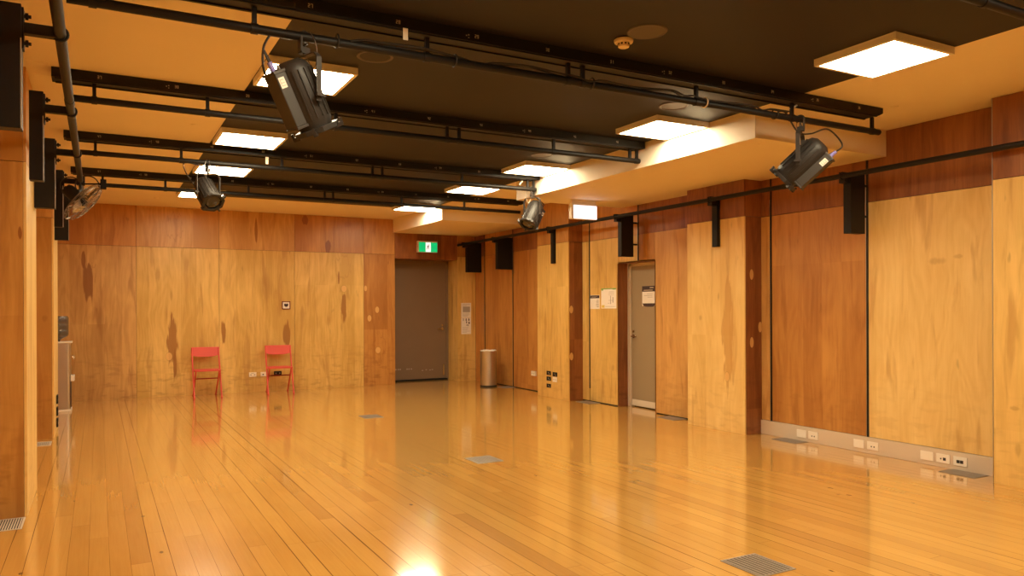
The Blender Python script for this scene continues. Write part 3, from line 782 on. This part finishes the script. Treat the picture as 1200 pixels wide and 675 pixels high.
# ================================================================== WIRE FAN
def fan():
    n = Vector((.74, -.08, -.66)).normalized()
    c = Vector((-.125, 8.15, 2.43))
    t = thing('wall_fan', 'round fan in a wire guard hanging off the end of the left rail', 'fan', tuple(c))
    z = n; x = z.cross(Vector((0, 1, 0))).normalized(); y = z.cross(x)
    T = Matrix(((x.x, y.x, z.x, c.x), (x.y, y.y, z.y, c.y), (x.z, y.z, z.z, c.z), (0, 0, 0, 1)))
    g = MB(); R = .215
    def zf(r): return .075 * sqrt(max(0, 1 - (r / R) ** 2)) + .005
    for r in (R, .185, .150, .110, .065):
        ring = lambda zz: [(r * cos(a * pi / 20), r * sin(a * pi / 20), zz) for a in range(40)]
        g.tube(ring(zf(r)), .0035 if r == R else .0018, 6, closed=True, T=T)
        g.tube(ring(-zf(r) * .8), .0018, 6, closed=True, T=T)
    for k in range(36):
        a = 2 * pi * k / 36
        for sg in (1, -.8):
            g.tube([(r * cos(a), r * sin(a), sg * zf(r)) for r in (.03, .08, .14, .19, .213)], .0013, 5, caps=False, T=T)
    g.obj('wire_guard', M['wire'], t)
    MB().lathe([(0, .086), (.032, .085), (.036, .078), (.0, .076)], 20, T=T).obj('guard_badge', M['fan_blade'], t)
    for k in range(3):
        b = MB(); vs = []; a0 = 2 * pi * k / 3
        for i in range(7):
            r = .035 + i * .026; wd = .10 + .10 * sin(pi * min(1, i / 6 * .8 + .15))
            for s_ in (-1, 0, 1):
                a = a0 + s_ * wd * 2.6 * (.5 + .5 * (1 - i / 9)); vs.append((r * cos(a), r * sin(a), s_ * .018))
        fs = [(i * 3 + j, i * 3 + j + 1, i * 3 + j + 4, i * 3 + j + 3) for i in range(6) for j in range(2)]
        nv = len(vs); vs += [(v[0], v[1], v[2] + .002) for v in vs]; fs += [tuple(q + nv for q in reversed(f_)) for f_ in fs]
        b.add(vs, fs, True, T); b.obj('fan_blade', M['fan_blade'], t)
    m = MB(); m.lathe([(0, -.19), (.045, -.185), (.058, -.16), (.060, -.08), (.045, -.062), (0, -.06)], 24, T=T); m.lathe([(0, .03), (.03, .03), (.034, -.05), (0, -.06)], 20, T=T)
    m.obj('motor', M['black_steel'], t)
    e = T @ Vector((0, 0, -.15))
    m = MB(); m.tube([e, (-.147, 8.35, 2.56), (-.147, 8.4, 2.64)], .014, 10); m.box(-.18, -.11, 8.37, 8.43, 2.62, 2.70); m.obj('mount_arm', M['black_steel'], t)
    cb = MB()
    for (dx, dy, rr) in ((-.08, .02, .085), (.06, -.03, .10)):
        cb.tube([(-.147 + dx + rr * cos(a * pi / 14), 8.3 + dy + .01 * sin(a), 2.60 + rr * .95 * sin(a * pi / 14)) for a in range(28)], .006, 7, closed=True)
    cb.obj('coiled_cable', M['cable'], t)
    m = MB(); m.box(.02, .07, 8.05, 8.10, 2.55, 2.64); m.tube([(.045, 8.08, 2.6), (-.13, 8.3, 2.62)], .008, 8); m.obj('control_box', M['black_matte'], t, bevel=.004)
fan()

# ================================================================== CEILING FITTINGS
for (x, y, w, ring) in ((1.62, 4.865, 'outlined ring above the large left stage lamp', 1), (2.93, 3.655, 'beside the smoke detector', 0),
                  (4.20, 4.90, 'next to the near lowered box', 0), (4.265, 7.14, 'past the second bar', 0)):
    t = thing('ceiling_speaker', 'flush round speaker in the black ceiling, ' + w, 'ceiling speaker', (x, y, CH), group='round ceiling speakers')
    T = Matrix.Translation((x, y, CH))
    MB().lathe([(.100, -.003), (.106, -.007), (.118, -.007), (.122, -.002), (.122, .001)], 40, T=T).obj('rim', M['speaker_ring'], t)
    MB().lathe([(0, -.004), (.101, -.004), (.101, .001)], 40, T=T).obj('grille', M['speaker_face'] if ring else M['speaker_ring'], t)
t = thing('smoke_detector', 'small round cream smoke detector on the black ceiling', 'smoke detector', (2.885, 3.83, CH))
T = Matrix.Translation((2.885, 3.83, CH))
MB().lathe([(0, -.024), (.056, -.024), (.060, -.016), (.060, -.006), (.052, 0)], 32, T=T).obj('base', M['smoke'], t)
MB().lathe([(0, -.056), (.022, -.056), (.034, -.050), (.038, -.024), (0, -.024)], 32, T=T).obj('sensor_head', M['smoke'], t)
v = MB()
for k in range(10):
    v.box(.0365, .0385, -.006, .006, -.040, -.030, T=T @ Matrix.Rotation(2 * pi * k / 10, 4, 'Z'))
v.obj('sensor_slots', M['plate_gap'], t)
MB().box(.03, .05, -.01, .01, -.012, -.002, T=T @ Matrix.Rotation(-.5, 4, 'Z')).obj('base_tab', M['smoke'], t)

# ================================================================== EXIT SIGNS
def running_man(mb, cx, cz, h, y, depth=.0015):
    k = h / 10
    def seg(a, b, w):
        a = Vector((cx + a[0] * k, 0, cz + a[1] * k)); b = Vector((cx + b[0] * k, 0, cz + b[1] * k)); d = (b - a).normalized(); n = Vector((-d.z, 0, d.x)) * w * k
        pts = [a + n, b + n, b - n, a - n]; mb.prism([(p.x, p.z) for p in pts], y - depth, y, 'Y')
    mb.prism([(cx + .6 * k + .8 * k * cos(i * pi / 6), cz + 3.9 * k + .8 * k * sin(i * pi / 6)) for i in range(12)], y - depth, y, 'Y')
    seg((.4, 3.0), (-.3, .2), .75); seg((-.3, .2), (1.4, -1.2), .45); seg((1.4, -1.2), (.9, -3.4), .4); seg((-.4, .2), (-1.3, -2.0), .45)
    seg((-1.3, -2.0), (-2.9, -2.6), .4); seg((.3, 2.6), (1.9, 1.3), .35); seg((.3, 2.6), (-1.6, 1.6), .35); seg((-1.6, 1.6), (-2.0, .2), .3)
t = thing('exit_sign', 'lit green exit sign on the wall above the far doorway', 'exit sign', (5.53, YB, 2.6))
MB().box(5.335, 5.73, YB - .085, YB, 2.498, 2.712).obj('sign_housing', M['white_off'], t, bevel=.004)
MB().box(5.350, 5.725, YB - .0875, YB - .085, 2.503, 2.688).obj('green_panel', M['green_sign'], t)
MB().box(5.487, 5.590, YB - .0890, YB - .0875, 2.505, 2.686).obj('door_symbol', M['white_sign'], t)
m = MB(); running_man(m, 5.536, 2.59, .13, YB - .0890); m.obj('running_figure', M['grey_ink'], t)
t = thing('exit_sign', 'white lit box sign hanging from the first lowered ceiling box over the right wall', 'exit sign', (5.65, 8.40, 2.84))
MB().box(5.445, 5.845, 8.36, 8.43, 2.595, 2.80).obj('sign_housing', M['white_off'], t, bevel=.004)
MB().box(5.475, 5.842, 8.357, 8.36, 2.600, 2.775).obj('lit_face', M['white_lit'], t)
MB().box(5.455, 5.835, 8.375, 8.415, 2.80, 2.85).obj('ceiling_bracket', M['fix_frame'], t, bevel=.002)

# ================================================================== WALL PLATES
def plateX(x, y0, y1, z0, z1, name, label, m, holes=(), hm=None, group=None, cat='socket', th=.009):
    """plate on a right wall (faces -X)"""
    t = thing(name, label, cat, (x, (y0 + y1) / 2, (z0 + z1) / 2), group=group)
    MB().box(x - th, x, y0, y1, z0, z1).obj('cover_plate', m, t, bevel=.002)
    if holes:
        h = MB()
        for (yy, zz, w, hh) in holes:
            cy, cz = y0 + (y1 - y0) * yy, z0 + (z1 - z0) * zz; h.box(x - th - .0012, x - th + .001, cy - w / 2, cy + w / 2, cz - hh / 2, cz + hh / 2)
        h.obj('outlet_holes', hm or M['plate_gap'], t)
    return t
XS = XW - .022
W = [(5.56, 5.68, 0, 'blank, far left one of the skirting row'), (5.41, 5.53, 1, 'with two tiny holes, second from the left'), (4.87, 4.985, 0, 'blank, left one of the middle pair'),
     (4.715, 4.835, 1, 'with two small holes, right one of the middle pair'), (4.17, 4.29, 0, 'blank, left one of the three near the right pillar'),
     (4.02, 4.14, 2, 'one small and one larger hole, middle of three'), (3.868, 3.986, 3, 'with two big round holes, nearest the right pillar')]
for (a, b, k, w) in W:
    ho = {0: (), 1: ((.35, .42, .012, .012), (.6, .42, .012, .012)), 2: ((.65, .45, .012, .012), (.38, .45, .026, .026)), 3: ((.38, .45, .028, .028), (.64, .45, .028, .028))}[k]
    plateX(XS, a, b, .04, .12, 'wall_socket', 'white plate on the skirting, ' + w, M['plate_white'], ho, group='white plates on the skirting')
# pillar sockets
for (a, b, z0, z1, mm, w) in ((10.325, 10.445, .355, .42, 0, 'topmost of the left stack of three'), (10.325, 10.445, .265, .33, 0, 'middle of the left stack of three'),
                              (10.325, 10.445, .155, .215, 0, 'lowest of the left stack of three'), (10.13, 10.26, .345, .412, 0, 'right of the stack, above the white plate')):
    plateX(XP, a, b, z0, z1, 'wall_socket', 'black socket on the pillar near the bin, ' + w, M['black_steel'], ((.5, .6, .018, .012), (.3, .3, .012, .02)), hm=M['grey_ink'], group='black sockets on the right pillar')
plateX(XP, 10.135, 10.262, .258, .335, 'wall_socket', 'white wall plate on the pillar near the bin, under a black socket', M['plate_white'], ((.3, .5, .012, .012), (.7, .5, .012, .012)))
plateX(XW, 11.215, 11.355, .262, .342, 'wall_socket', 'white double socket on the orange wall between the bin and the pillar', M['plate_white'], ((.3, .5, .012, .012), (.7, .5, .012, .012)), th=.03)
# back wall sockets
def plateY(x0, x1, z0, z1, label, m, hm, holes):
    t = thing('wall_socket', label, 'socket', ((x0 + x1) / 2, YB, (z0 + z1) / 2))
    MB().box(x0, x1, YB - .012, YB, z0, z1).obj('cover_plate', m, t, bevel=.002)
    h = MB()
    for (a, b, w, hh) in holes:
        cx, cz = x0 + (x1 - x0) * a, z0 + (z1 - z0) * b; h.box(cx - w / 2, cx + w / 2, YB - .0135, YB - .011, cz - hh / 2, cz + hh / 2)
    h.obj('outlet_holes', hm, t)
plateY(2.265, 2.385, .262, .340, 'white double socket on the back wall, left of the right red chair', M['plate_white'], M['grey_ink'], ((.25, .45, .02, .02), (.75, .45, .02, .02), (.5, .8, .05, .008)))
plateY(2.455, 2.575, .262, .338, 'white socket on the back wall, just behind the left legs of the right red chair', M['plate_white'], M['plate_gap'], ((.35, .45, .022, .02),))
plateY(2.68, 2.81, .268, .343, 'black double socket on the back wall behind the right red chair', M['black_steel'], M['grey_ink'], ((.25, .5, .012, .02), (.75, .5, .012, .02)))
# left pillar sockets (face +X)
for i, (z0, w) in enumerate(((.33, 'topmost'), (.19, 'middle'), (.06, 'lowest'))):
    t = thing('wall_socket', 'black socket low on the second left pillar, %s of three' % w, 'socket', (XLP, 10.35, z0), group='black sockets on the left pillar')
    MB().box(XLP, XLP + .018, 10.28, 10.40, z0, z0 + .10).obj('cover_plate', M['black_steel'], t, bevel=.003)
    MB().box(XLP + .018, XLP + .020, 10.31, 10.35, z0 + .03, z0 + .06).obj('outlet_holes', M['grey_ink'], t)
# framed plaque
t = thing('wall_plaque', 'small square plaque with dark red rim and black emblem on the back wall', 'plaque', (2.89, YB, 1.49))
m = MB(); a, b, c_, d_ = 2.820, 2.962, 1.420, 1.560; w = .014
m.box(a, b, YB - .016, YB, c_, c_ + w); m.box(a, b, YB - .016, YB, d_ - w, d_); m.box(a, a + w, YB - .016, YB, c_, d_); m.box(b - w, b, YB - .016, YB, c_, d_)
m.obj('plaque_rim', M['plaque'], t)
MB().box(a + w, b - w, YB - .010, YB, c_ + w, d_ - w).obj('plaque_face', M['paper'], t)
m = MB(); cx, cz = 2.891, 1.492
m.prism([(cx - .035, cz + .022), (cx - .018, cz + .028), (cx, cz + .020), (cx + .018, cz + .028), (cx + .035, cz + .022), (cx + .034, cz - .012), (cx + .016, cz - .026), (cx, cz - .032), (cx - .016, cz - .026), (cx - .034, cz - .012)], YB - .012, YB - .0095, 'Y')
m.obj('emblem', M['dark_ink'], t)

# ================================================================== NOTICES
def textlines(mb, put, u0, u1, z0, z1, n, fr=.45, seed=1, cols=1):
    rnd = random.Random(seed); dz = (z1 - z0) / n
    for i in range(n):
        e = u0 + (u1 - u0) * rnd.uniform(.55, 1)
        put(mb, u0, e, z1 - (i + .5) * dz - dz * fr / 2, z1 - (i + .5) * dz + dz * fr / 2)
# left notice on the side wall (its matrix code is left out)
t = thing('wall_notice', 'small white notice with a dark heading on the plywood left of the side door', 'notice', (XW, 9.47, 1.51))
def px(mb, a, b, z0, z1, d=.0016, x=XW): mb.box(x - .002 - d, x - .0018, 2 * 9.47 - b if False else a, b, z0, z1)
MB().box(XW - .002, XW, 9.345, 9.595, 1.408, 1.617).obj('paper_sheet', M['paper'], t)
m = MB(); px(m, 9.352, 9.588, 1.568, 1.612); m.obj('heading_band', M['dark_ink'], t)
m = MB(); px(m, 9.40, 9.56, 1.588, 1.594, .0022); px(m, 9.44, 9.56, 1.576, 1.581, .0022); m.obj('heading_text', M['grey_ink'], t)
m = MB(); textlines(m, px, 9.37, 9.45, 1.43, 1.55, 6, seed=3); m.obj('small_print', M['grey_ink'], t)
t = thing('wall_notice', 'larger white notice with a green top edge and faint plan, nearest the side door', 'notice', (XW, 9.12, 1.57))
MB().box(XW - .002, XW, 8.93, 9.305, 1.415, 1.713).obj('paper_sheet', M['paper'], t)
m = MB(); px(m, 8.93, 9.305, 1.697, 1.712); px(m, 9.255, 9.300, 1.680, 1.697); px(m, 8.94, 9.02, 1.690, 1.697); m.obj('green_heading', M['green_ink'], t)
m = MB(); textlines(m, px, 8.98, 9.13, 1.60, 1.67, 5, .2, 5)
for (a, b, c_, d_) in ((9.0, 9.02, 1.50, 1.58), (9.06, 9.075, 1.48, 1.60), (9.0, 9.12, 1.53, 1.535), (9.09, 9.14, 1.49, 1.495), (8.95, 9.2, 1.44, 1.445)): px(m, a, b, c_, d_)
m.obj('floor_plan', M['grey_ink'], t)
m = MB(); px(m, 9.22, 9.29, 1.425, 1.465); m.obj('yellow_logo', mat('yellow_print', (.70, .55, .12), .6), t)
t = thing('door_notice', 'white notice with dark top and bottom bands stuck on the side door', 'notice', (XW + .205, 8.45, 1.58))
MB().box(XW + .2025, XW + .205, 8.30, 8.592, 1.449, 1.728).obj('paper_sheet', M['paper'], t)
def pd(mb, a, b, z0, z1, d=.0016): mb.box(XW + .2025 - d, XW + .2027, a, b, z0, z1)
MB().box(XW + .2009, XW + .2027, 8.30, 8.592, 1.650, 1.728).obj('heading_band', M['dark_ink'], t)
m = MB(); m.prism([(8.31, 1.485), (8.585, 1.485), (8.56, 1.449), (8.50, 1.437), (8.36, 1.437), (8.32, 1.449)], XW + .2005, XW + .2027, 'X'); m.obj('footer_band', M['dark_ink'], t)
m = MB(); pd(m, 8.34, 8.42, 1.700, 1.708, .0022); pd(m, 8.36, 8.56, 1.666, 1.673, .0022); m.obj('heading_text', M['tape'], t)
m = MB(); textlines(m, pd, 8.36, 8.55, 1.56, 1.63, 3, .25, 8); m.obj('small_print', M['grey_ink'], t)
def pb(mb, a, b, z0, z1, d=.0016): mb.box(a, b, YB - .002 - d, YB - .0018, z0, z1)
t = thing('wall_notice', 'upper sheet with a grey box of the two papers in the back right corner', 'notice', (6.37, YB, 1.39))
MB().box(6.266, 6.479, YB - .002, YB, 1.241, 1.533).obj('paper_sheet', M['paper'], t)
m = MB(); pb(m, 6.30, 6.455, 1.35, 1.46); m.obj('grey_picture', M['grey_ink'], t)
m = MB(); textlines(m, pb, 6.29, 6.46, 1.47, 1.52, 3, .3, 2); textlines(m, pb, 6.29, 6.46, 1.26, 1.34, 4, .25, 6); m.obj('small_print', M['grey_ink'], t)
t = thing('wall_notice', 'lower sheet with black figures of the two papers in the back right corner', 'notice', (6.37, YB, 1.08))
MB().box(6.266, 6.479, YB - .002, YB, .918, 1.237).obj('paper_sheet', M['paper'], t)
m = MB()
for (x, z, w, h) in ((6.305, 1.18, .012, .03), (6.36, 1.18, .022, .03), (6.42, 1.18, .022, .035), (6.37, 1.13, .02, .03), (6.42, 1.12, .03, .03), (6.38, 1.08, .012, .018), (6.41, 1.075, .012, .018)):
    pb(m, x, x + w, z, z + h); m.prism([(x + w / 2 + .008 * cos(i * pi / 4), z + h + .009 + .008 * sin(i * pi / 4)) for i in range(8)], YB - .0036, YB - .0018, 'Y')
m.obj('pictograms', M['dark_ink'], t)
m = MB(); textlines(m, pb, 6.29, 6.46, .94, 1.06, 5, .22, 9); m.obj('small_print', M['grey_ink'], t)

# ================================================================== FLOOR VENTS
def vent(x0, x1, y0, y1, label, along='Y', pale=False, n=14):
    t = thing('floor_vent', label, 'floor vent', ((x0 + x1) / 2, (y0 + y1) / 2, 0), group='floor vents')
    w = .012; f = MB()
    f.box(x0, x1, y0, y0 + w, 0, .004); f.box(x0, x1, y1 - w, y1, 0, .004); f.box(x0, x0 + w, y0 + w, y1 - w, 0, .004); f.box(x1 - w, x1, y0 + w, y1 - w, 0, .004)
    f.obj('vent_frame', M['vent_pale'] if pale else M['vent'], t, bevel=.001)
    MB().box(x0 + w, x1 - w, y0 + w, y1 - w, .0002, .0008).obj('dark_opening', M['vent_dark'], t)
    s_ = MB(); k = .62 if not pale else .5
    L = (x1 - x0 - 2 * w) if along == 'Y' else (y1 - y0 - 2 * w)
    for i in range(n):
        a = i * L / n + L / n * (1 - k) / 2; b = a + L / n * k
        if along == 'Y': s_.box(x0 + w + a, x0 + w + b, y0 + w, y1 - w, .0008, .0035)
        else: s_.box(x0 + w, x1 - w, y0 + w + a, y0 + w + b, .0008, .0035)
    s_.obj('slats', M['vent_pale'] if pale else M['vent'], t)
vent(3.055, 3.320, 2.885, 3.185, 'grey square floor vent closest to the viewpoint, cut by the bottom edge', n=9)
vent(3.045, 3.310, 6.25, 6.55, 'grey floor vent in the middle of the open floor', n=9)
vent(3.03, 3.28, 9.55, 9.85, 'farthest grey floor vent out on the open floor', n=9)
vent(6.355, 6.560, 5.54, 5.86, 'floor vent against the skirting beside the pale stained pillar', n=8)
vent(6.345, 6.555, 3.69, 4.00, 'floor vent against the skirting near the right photo edge', n=8)
vent(6.36, 6.575, 7.44, 7.77, 'floor vent at the right wall just right of the side door', n=8)
vent(6.36, 6.575, 9.33, 9.68, 'floor vent at the right wall under the white notices', n=8)
vent(6.34, 6.57, 11.93, 12.23, 'floor vent at the right wall beside the steel bin', n=8)
vent(-.675, -.442, 5.855, 6.175, 'pale floor vent at the foot of the near left pillar', pale=True, n=14)
vent(-.675, -.445, 9.32, 9.60, 'pale floor vent at the foot of the second left pillar', pale=True, n=12)
# dark toe gap under the side wall sheets
for (a, b) in ((7.135, 7.74), (8.93, 9.33)):
    MB().box(XW - .003, XW + .004, a, b, 0, .014).obj('toe_gap', M['slot'], wall_r)

# ================================================================== FOLDING CHAIRS
def folding_chair():
    t = empty('folding_chair', (0, 0, 0)); Z = (0, 0, 0)
    hw = .205
    for sg in (-1, 1):
        m = MB(); x = sg * hw
        m.tube([(x, -.275, .008), (x, -.10, .30), (x, .0, .46), (x, .125, .68), (x, .165, .79)], [.0125, .0125, .0125, .0125, .0125], 12)
        m.obj('front_leg', M['red_chair'], t, off=Z)
        m = MB(); x = sg * (hw - .030)
        m.tube([(x, -.20, .425), (x, .0, .24), (x, .275, .008)], .0115, 12); m.obj('rear_leg', M['red_chair'], t, off=Z)
        m = MB(); m.lathe([(0, 0), (.017, 0), (.016, .018), (0, .018)], 12, T=Matrix.Translation((sg * hw, -.277, 0))); m.lathe([(0, 0), (.016, 0), (.015, .016), (0, .016)], 12, T=Matrix.Translation((sg * (hw - .03), .278, 0)))
        m.obj('foot_cap', M['red_dark'], t, off=Z)
        m = MB(); m.tube([(-hw + .03, -.065, .30), (hw - .03, -.065, .30)], .010, 10); m.obj('stretcher', M['red_dark'], t, off=Z)
    # seat
    pts = []
    w0, w1 = .205, .19
    for (x, y) in ((-w0, -.215), (-w0 + .02, -.235), (w0 - .02, -.235), (w0, -.215), (w1, .10), (w1 - .03, .13), (-w1 + .03, .13), (-w1, .10)): pts.append((x, y))
    m = MB(); m.prism(pts, .425, .447, 'Z'); s_ = m.obj('seat', M['red_chair'], t, off=Z, bevel=.006)
    # curved backrest with a sagging lower edge
    b = MB(); n = 16; vs = []
    for i in range(n + 1):
        u = -1 + 2 * i / n; x = u * (hw + .012); bow = .022 * (1 - u * u); zlo = .676 - .034 * (1 - abs(u) ** 3)
        for (zz, dy) in ((zlo, .128), (.80, .168)):
            for th in (-.008, .008): vs.append((x, dy + bow + th, zz))
    fs = []
    for i in range(n):
        a = i * 4; c_ = a + 4
        fs += [(a, a + 2, c_ + 2, c_), (a + 1, c_ + 1, c_ + 3, a + 3), (a, c_, c_ + 1, a + 1), (a + 2, a + 3, c_ + 3, c_ + 2)]
    fs += [(0, 1, 3, 2), (n * 4, n * 4 + 2, n * 4 + 3, n * 4 + 1)]
    b.add(vs, fs, False); b.obj('backrest', M['red_chair'], t, off=Z, bevel=.003)
    return t
ch = folding_chair()
tag(ch, 'red folding chair by the back wall, left one of the pair', 'chair', 'red folding chairs')
ch.location = (1.545, 13.28, 0); ch.rotation_euler = (0, 0, radians(-1))
c2 = copy_tree(ch); tag(c2, 'red folding chair by the back wall, right one in front of the sockets', 'chair', 'red folding chairs')
c2.location = (2.705, 13.288, 0); c2.rotation_euler = (0, 0, radians(-5))

# ================================================================== STEEL BIN
t = thing('waste_bin', 'round brushed steel bin with black base in the back right corner', 'bin', (6.24, 12.37, 0))
T = Matrix.Translation((6.24, 12.37, 0))
MB().lathe([(.0, .0), (.152, .0), (.154, .006), (.154, .028), (.149, .030), (0, .030)], 48, T=T).obj('base_ring', M['rubber'], t)
MB().lathe([(.148, .030), (.148, .640), (.150, .645), (.150, .655), (.144, .655), (.142, .60), (.142, .05), (0, .05)], 64, T=T).obj('bin_body', M['steel'], t)
b = MB(); prof = []
vs = []; fs = []; n = 40
for j, (r, z) in enumerate(((.141, .60), (.141, .655), (.145, .664), (.1515, .660), (.1518, .648))):
    for k in range(n):
        a = 2 * pi * k / n; wob = .0015 * sin(5 * a) + .0012 * sin(11 * a + 1); vs.append((r * cos(a), r * sin(a), z + (wob * 2.2 if j >= 2 else 0)))
for j in range(4):
    for k in range(n): fs.append((j * n + k, j * n + (k + 1) % n, (j + 1) * n + (k + 1) % n, (j + 1) * n + k))
b.add(vs, fs, True, T); b.obj('bin_liner', M['bag'], t)

# ================================================================== WATER COOLER
t = thing('water_cooler', 'stainless water cooler with upturned bottle, half hidden behind the second left pillar', 'water cooler', (-.50, 12.47, 0))
x0, x1, y0, y1 = -.665, -.345, 12.30, 12.62
m = MB(); r_ = .04; pts = []
for (cx, cy, a0) in ((x1 - r_, y1 - r_, 0), (x0 + r_, y1 - r_, 90), (x0 + r_, y0 + r_, 180), (x1 - r_, y0 + r_, 270)):
    for k in range(7): a = radians(a0 + 15 * k); pts.append((cx + r_ * cos(a), cy + r_ * sin(a)))
m.prism(pts, .03, .955, 'Z'); b_ = m.obj('cabinet', M['steel'], t)
m = MB(); m.box(x0, x1 + .012, y0 - .005, y1 + .005, 0, .032); m.obj('plinth', M['fix_frame'], t, bevel=.004)
m = MB(); m.box(x0 + .005, x1 + .02, y0 - .004, y1 + .004, .955, .978); m.obj('top_collar', M['fix_frame'], t, bevel=.006)
m = MB(); m.box(x1, x1 + .006, y0 + .02, y1 - .02, .06, .42); m.obj('front_panel', M['cooler_dark'], t)
m = MB(); m.box(x1, x1 + .045, y0 + .03, y1 - .03, .42, .50); m.obj('drip_tray', M['fix_frame'], t, bevel=.003)
for yy in (y0 + .10, y1 - .10):
    m = MB(); m.tube([(x1, yy, .76), (x1 + .035, yy, .76), (x1 + .038, yy, .73)], .010, 10); m.box(x1 + .02, x1 + .045, yy - .012, yy + .012, .768, .78); m.obj('tap', M['brass'], t)
T = Matrix.Translation((-.50, 12.46, 0))
MB().lathe([(.025, .975), (.03, 1.0), (.06, 1.02), (.120, 1.055), (.130, 1.08), (.130, 1.13), (.126, 1.14), (.130, 1.15), (.130, 1.21), (.126, 1.22), (.130, 1.23), (.130, 1.31), (.115, 1.335), (0, 1.34)], 40, T=T).obj('water_bottle', M['bottle'], t)

# ================================================================== CAMERA
cam = bpy.data.cameras.new('camera'); co = bpy.data.objects.new('camera', cam); COL.objects.link(co)
A = radians(28.5608); ROLL = .0037
F = Vector((sin(A), cos(A), 0)); R0 = Vector((cos(A), -sin(A), 0)); U0 = Vector((0, 0, 1))
R = (R0 - U0 * ROLL).normalized(); U = (U0 + R0 * ROLL).normalized()
co.matrix_world = Matrix(((R.x, U.x, -F.x, 0), (R.y, U.y, -F.y, 0), (R.z, U.z, -F.z, 1.42), (0, 0, 0, 1)))
cam.sensor_width = 36; cam.lens = 890.54 / 1200 * 36; cam.shift_y = (361.47 - 337.5) / 1200
cam.clip_start = .02
SC.camera = co

# faint fill outside the room only (the room is closed)
w = bpy.data.worlds.new('world'); SC.world = w; w.use_nodes = True
w.node_tree.nodes['Background'].inputs[0].default_value = (.02, .015, .01, 1)

SC.view_settings.view_transform = 'Standard'; SC.view_settings.look = 'None'
SC.view_settings.exposure = 0.0; SC.view_settings.gamma = 1.0; SC.view_settings.use_curve_mapping = False
try:
    SC.cycles.max_bounces = 14; SC.cycles.diffuse_bounces = 8; SC.cycles.glossy_bounces = 5
    SC.cycles.use_denoising = True; SC.cycles.sample_clamp_indirect = 8.0
    SC.cycles.caustics_reflective = False; SC.cycles.caustics_refractive = False
except Exception:
    pass
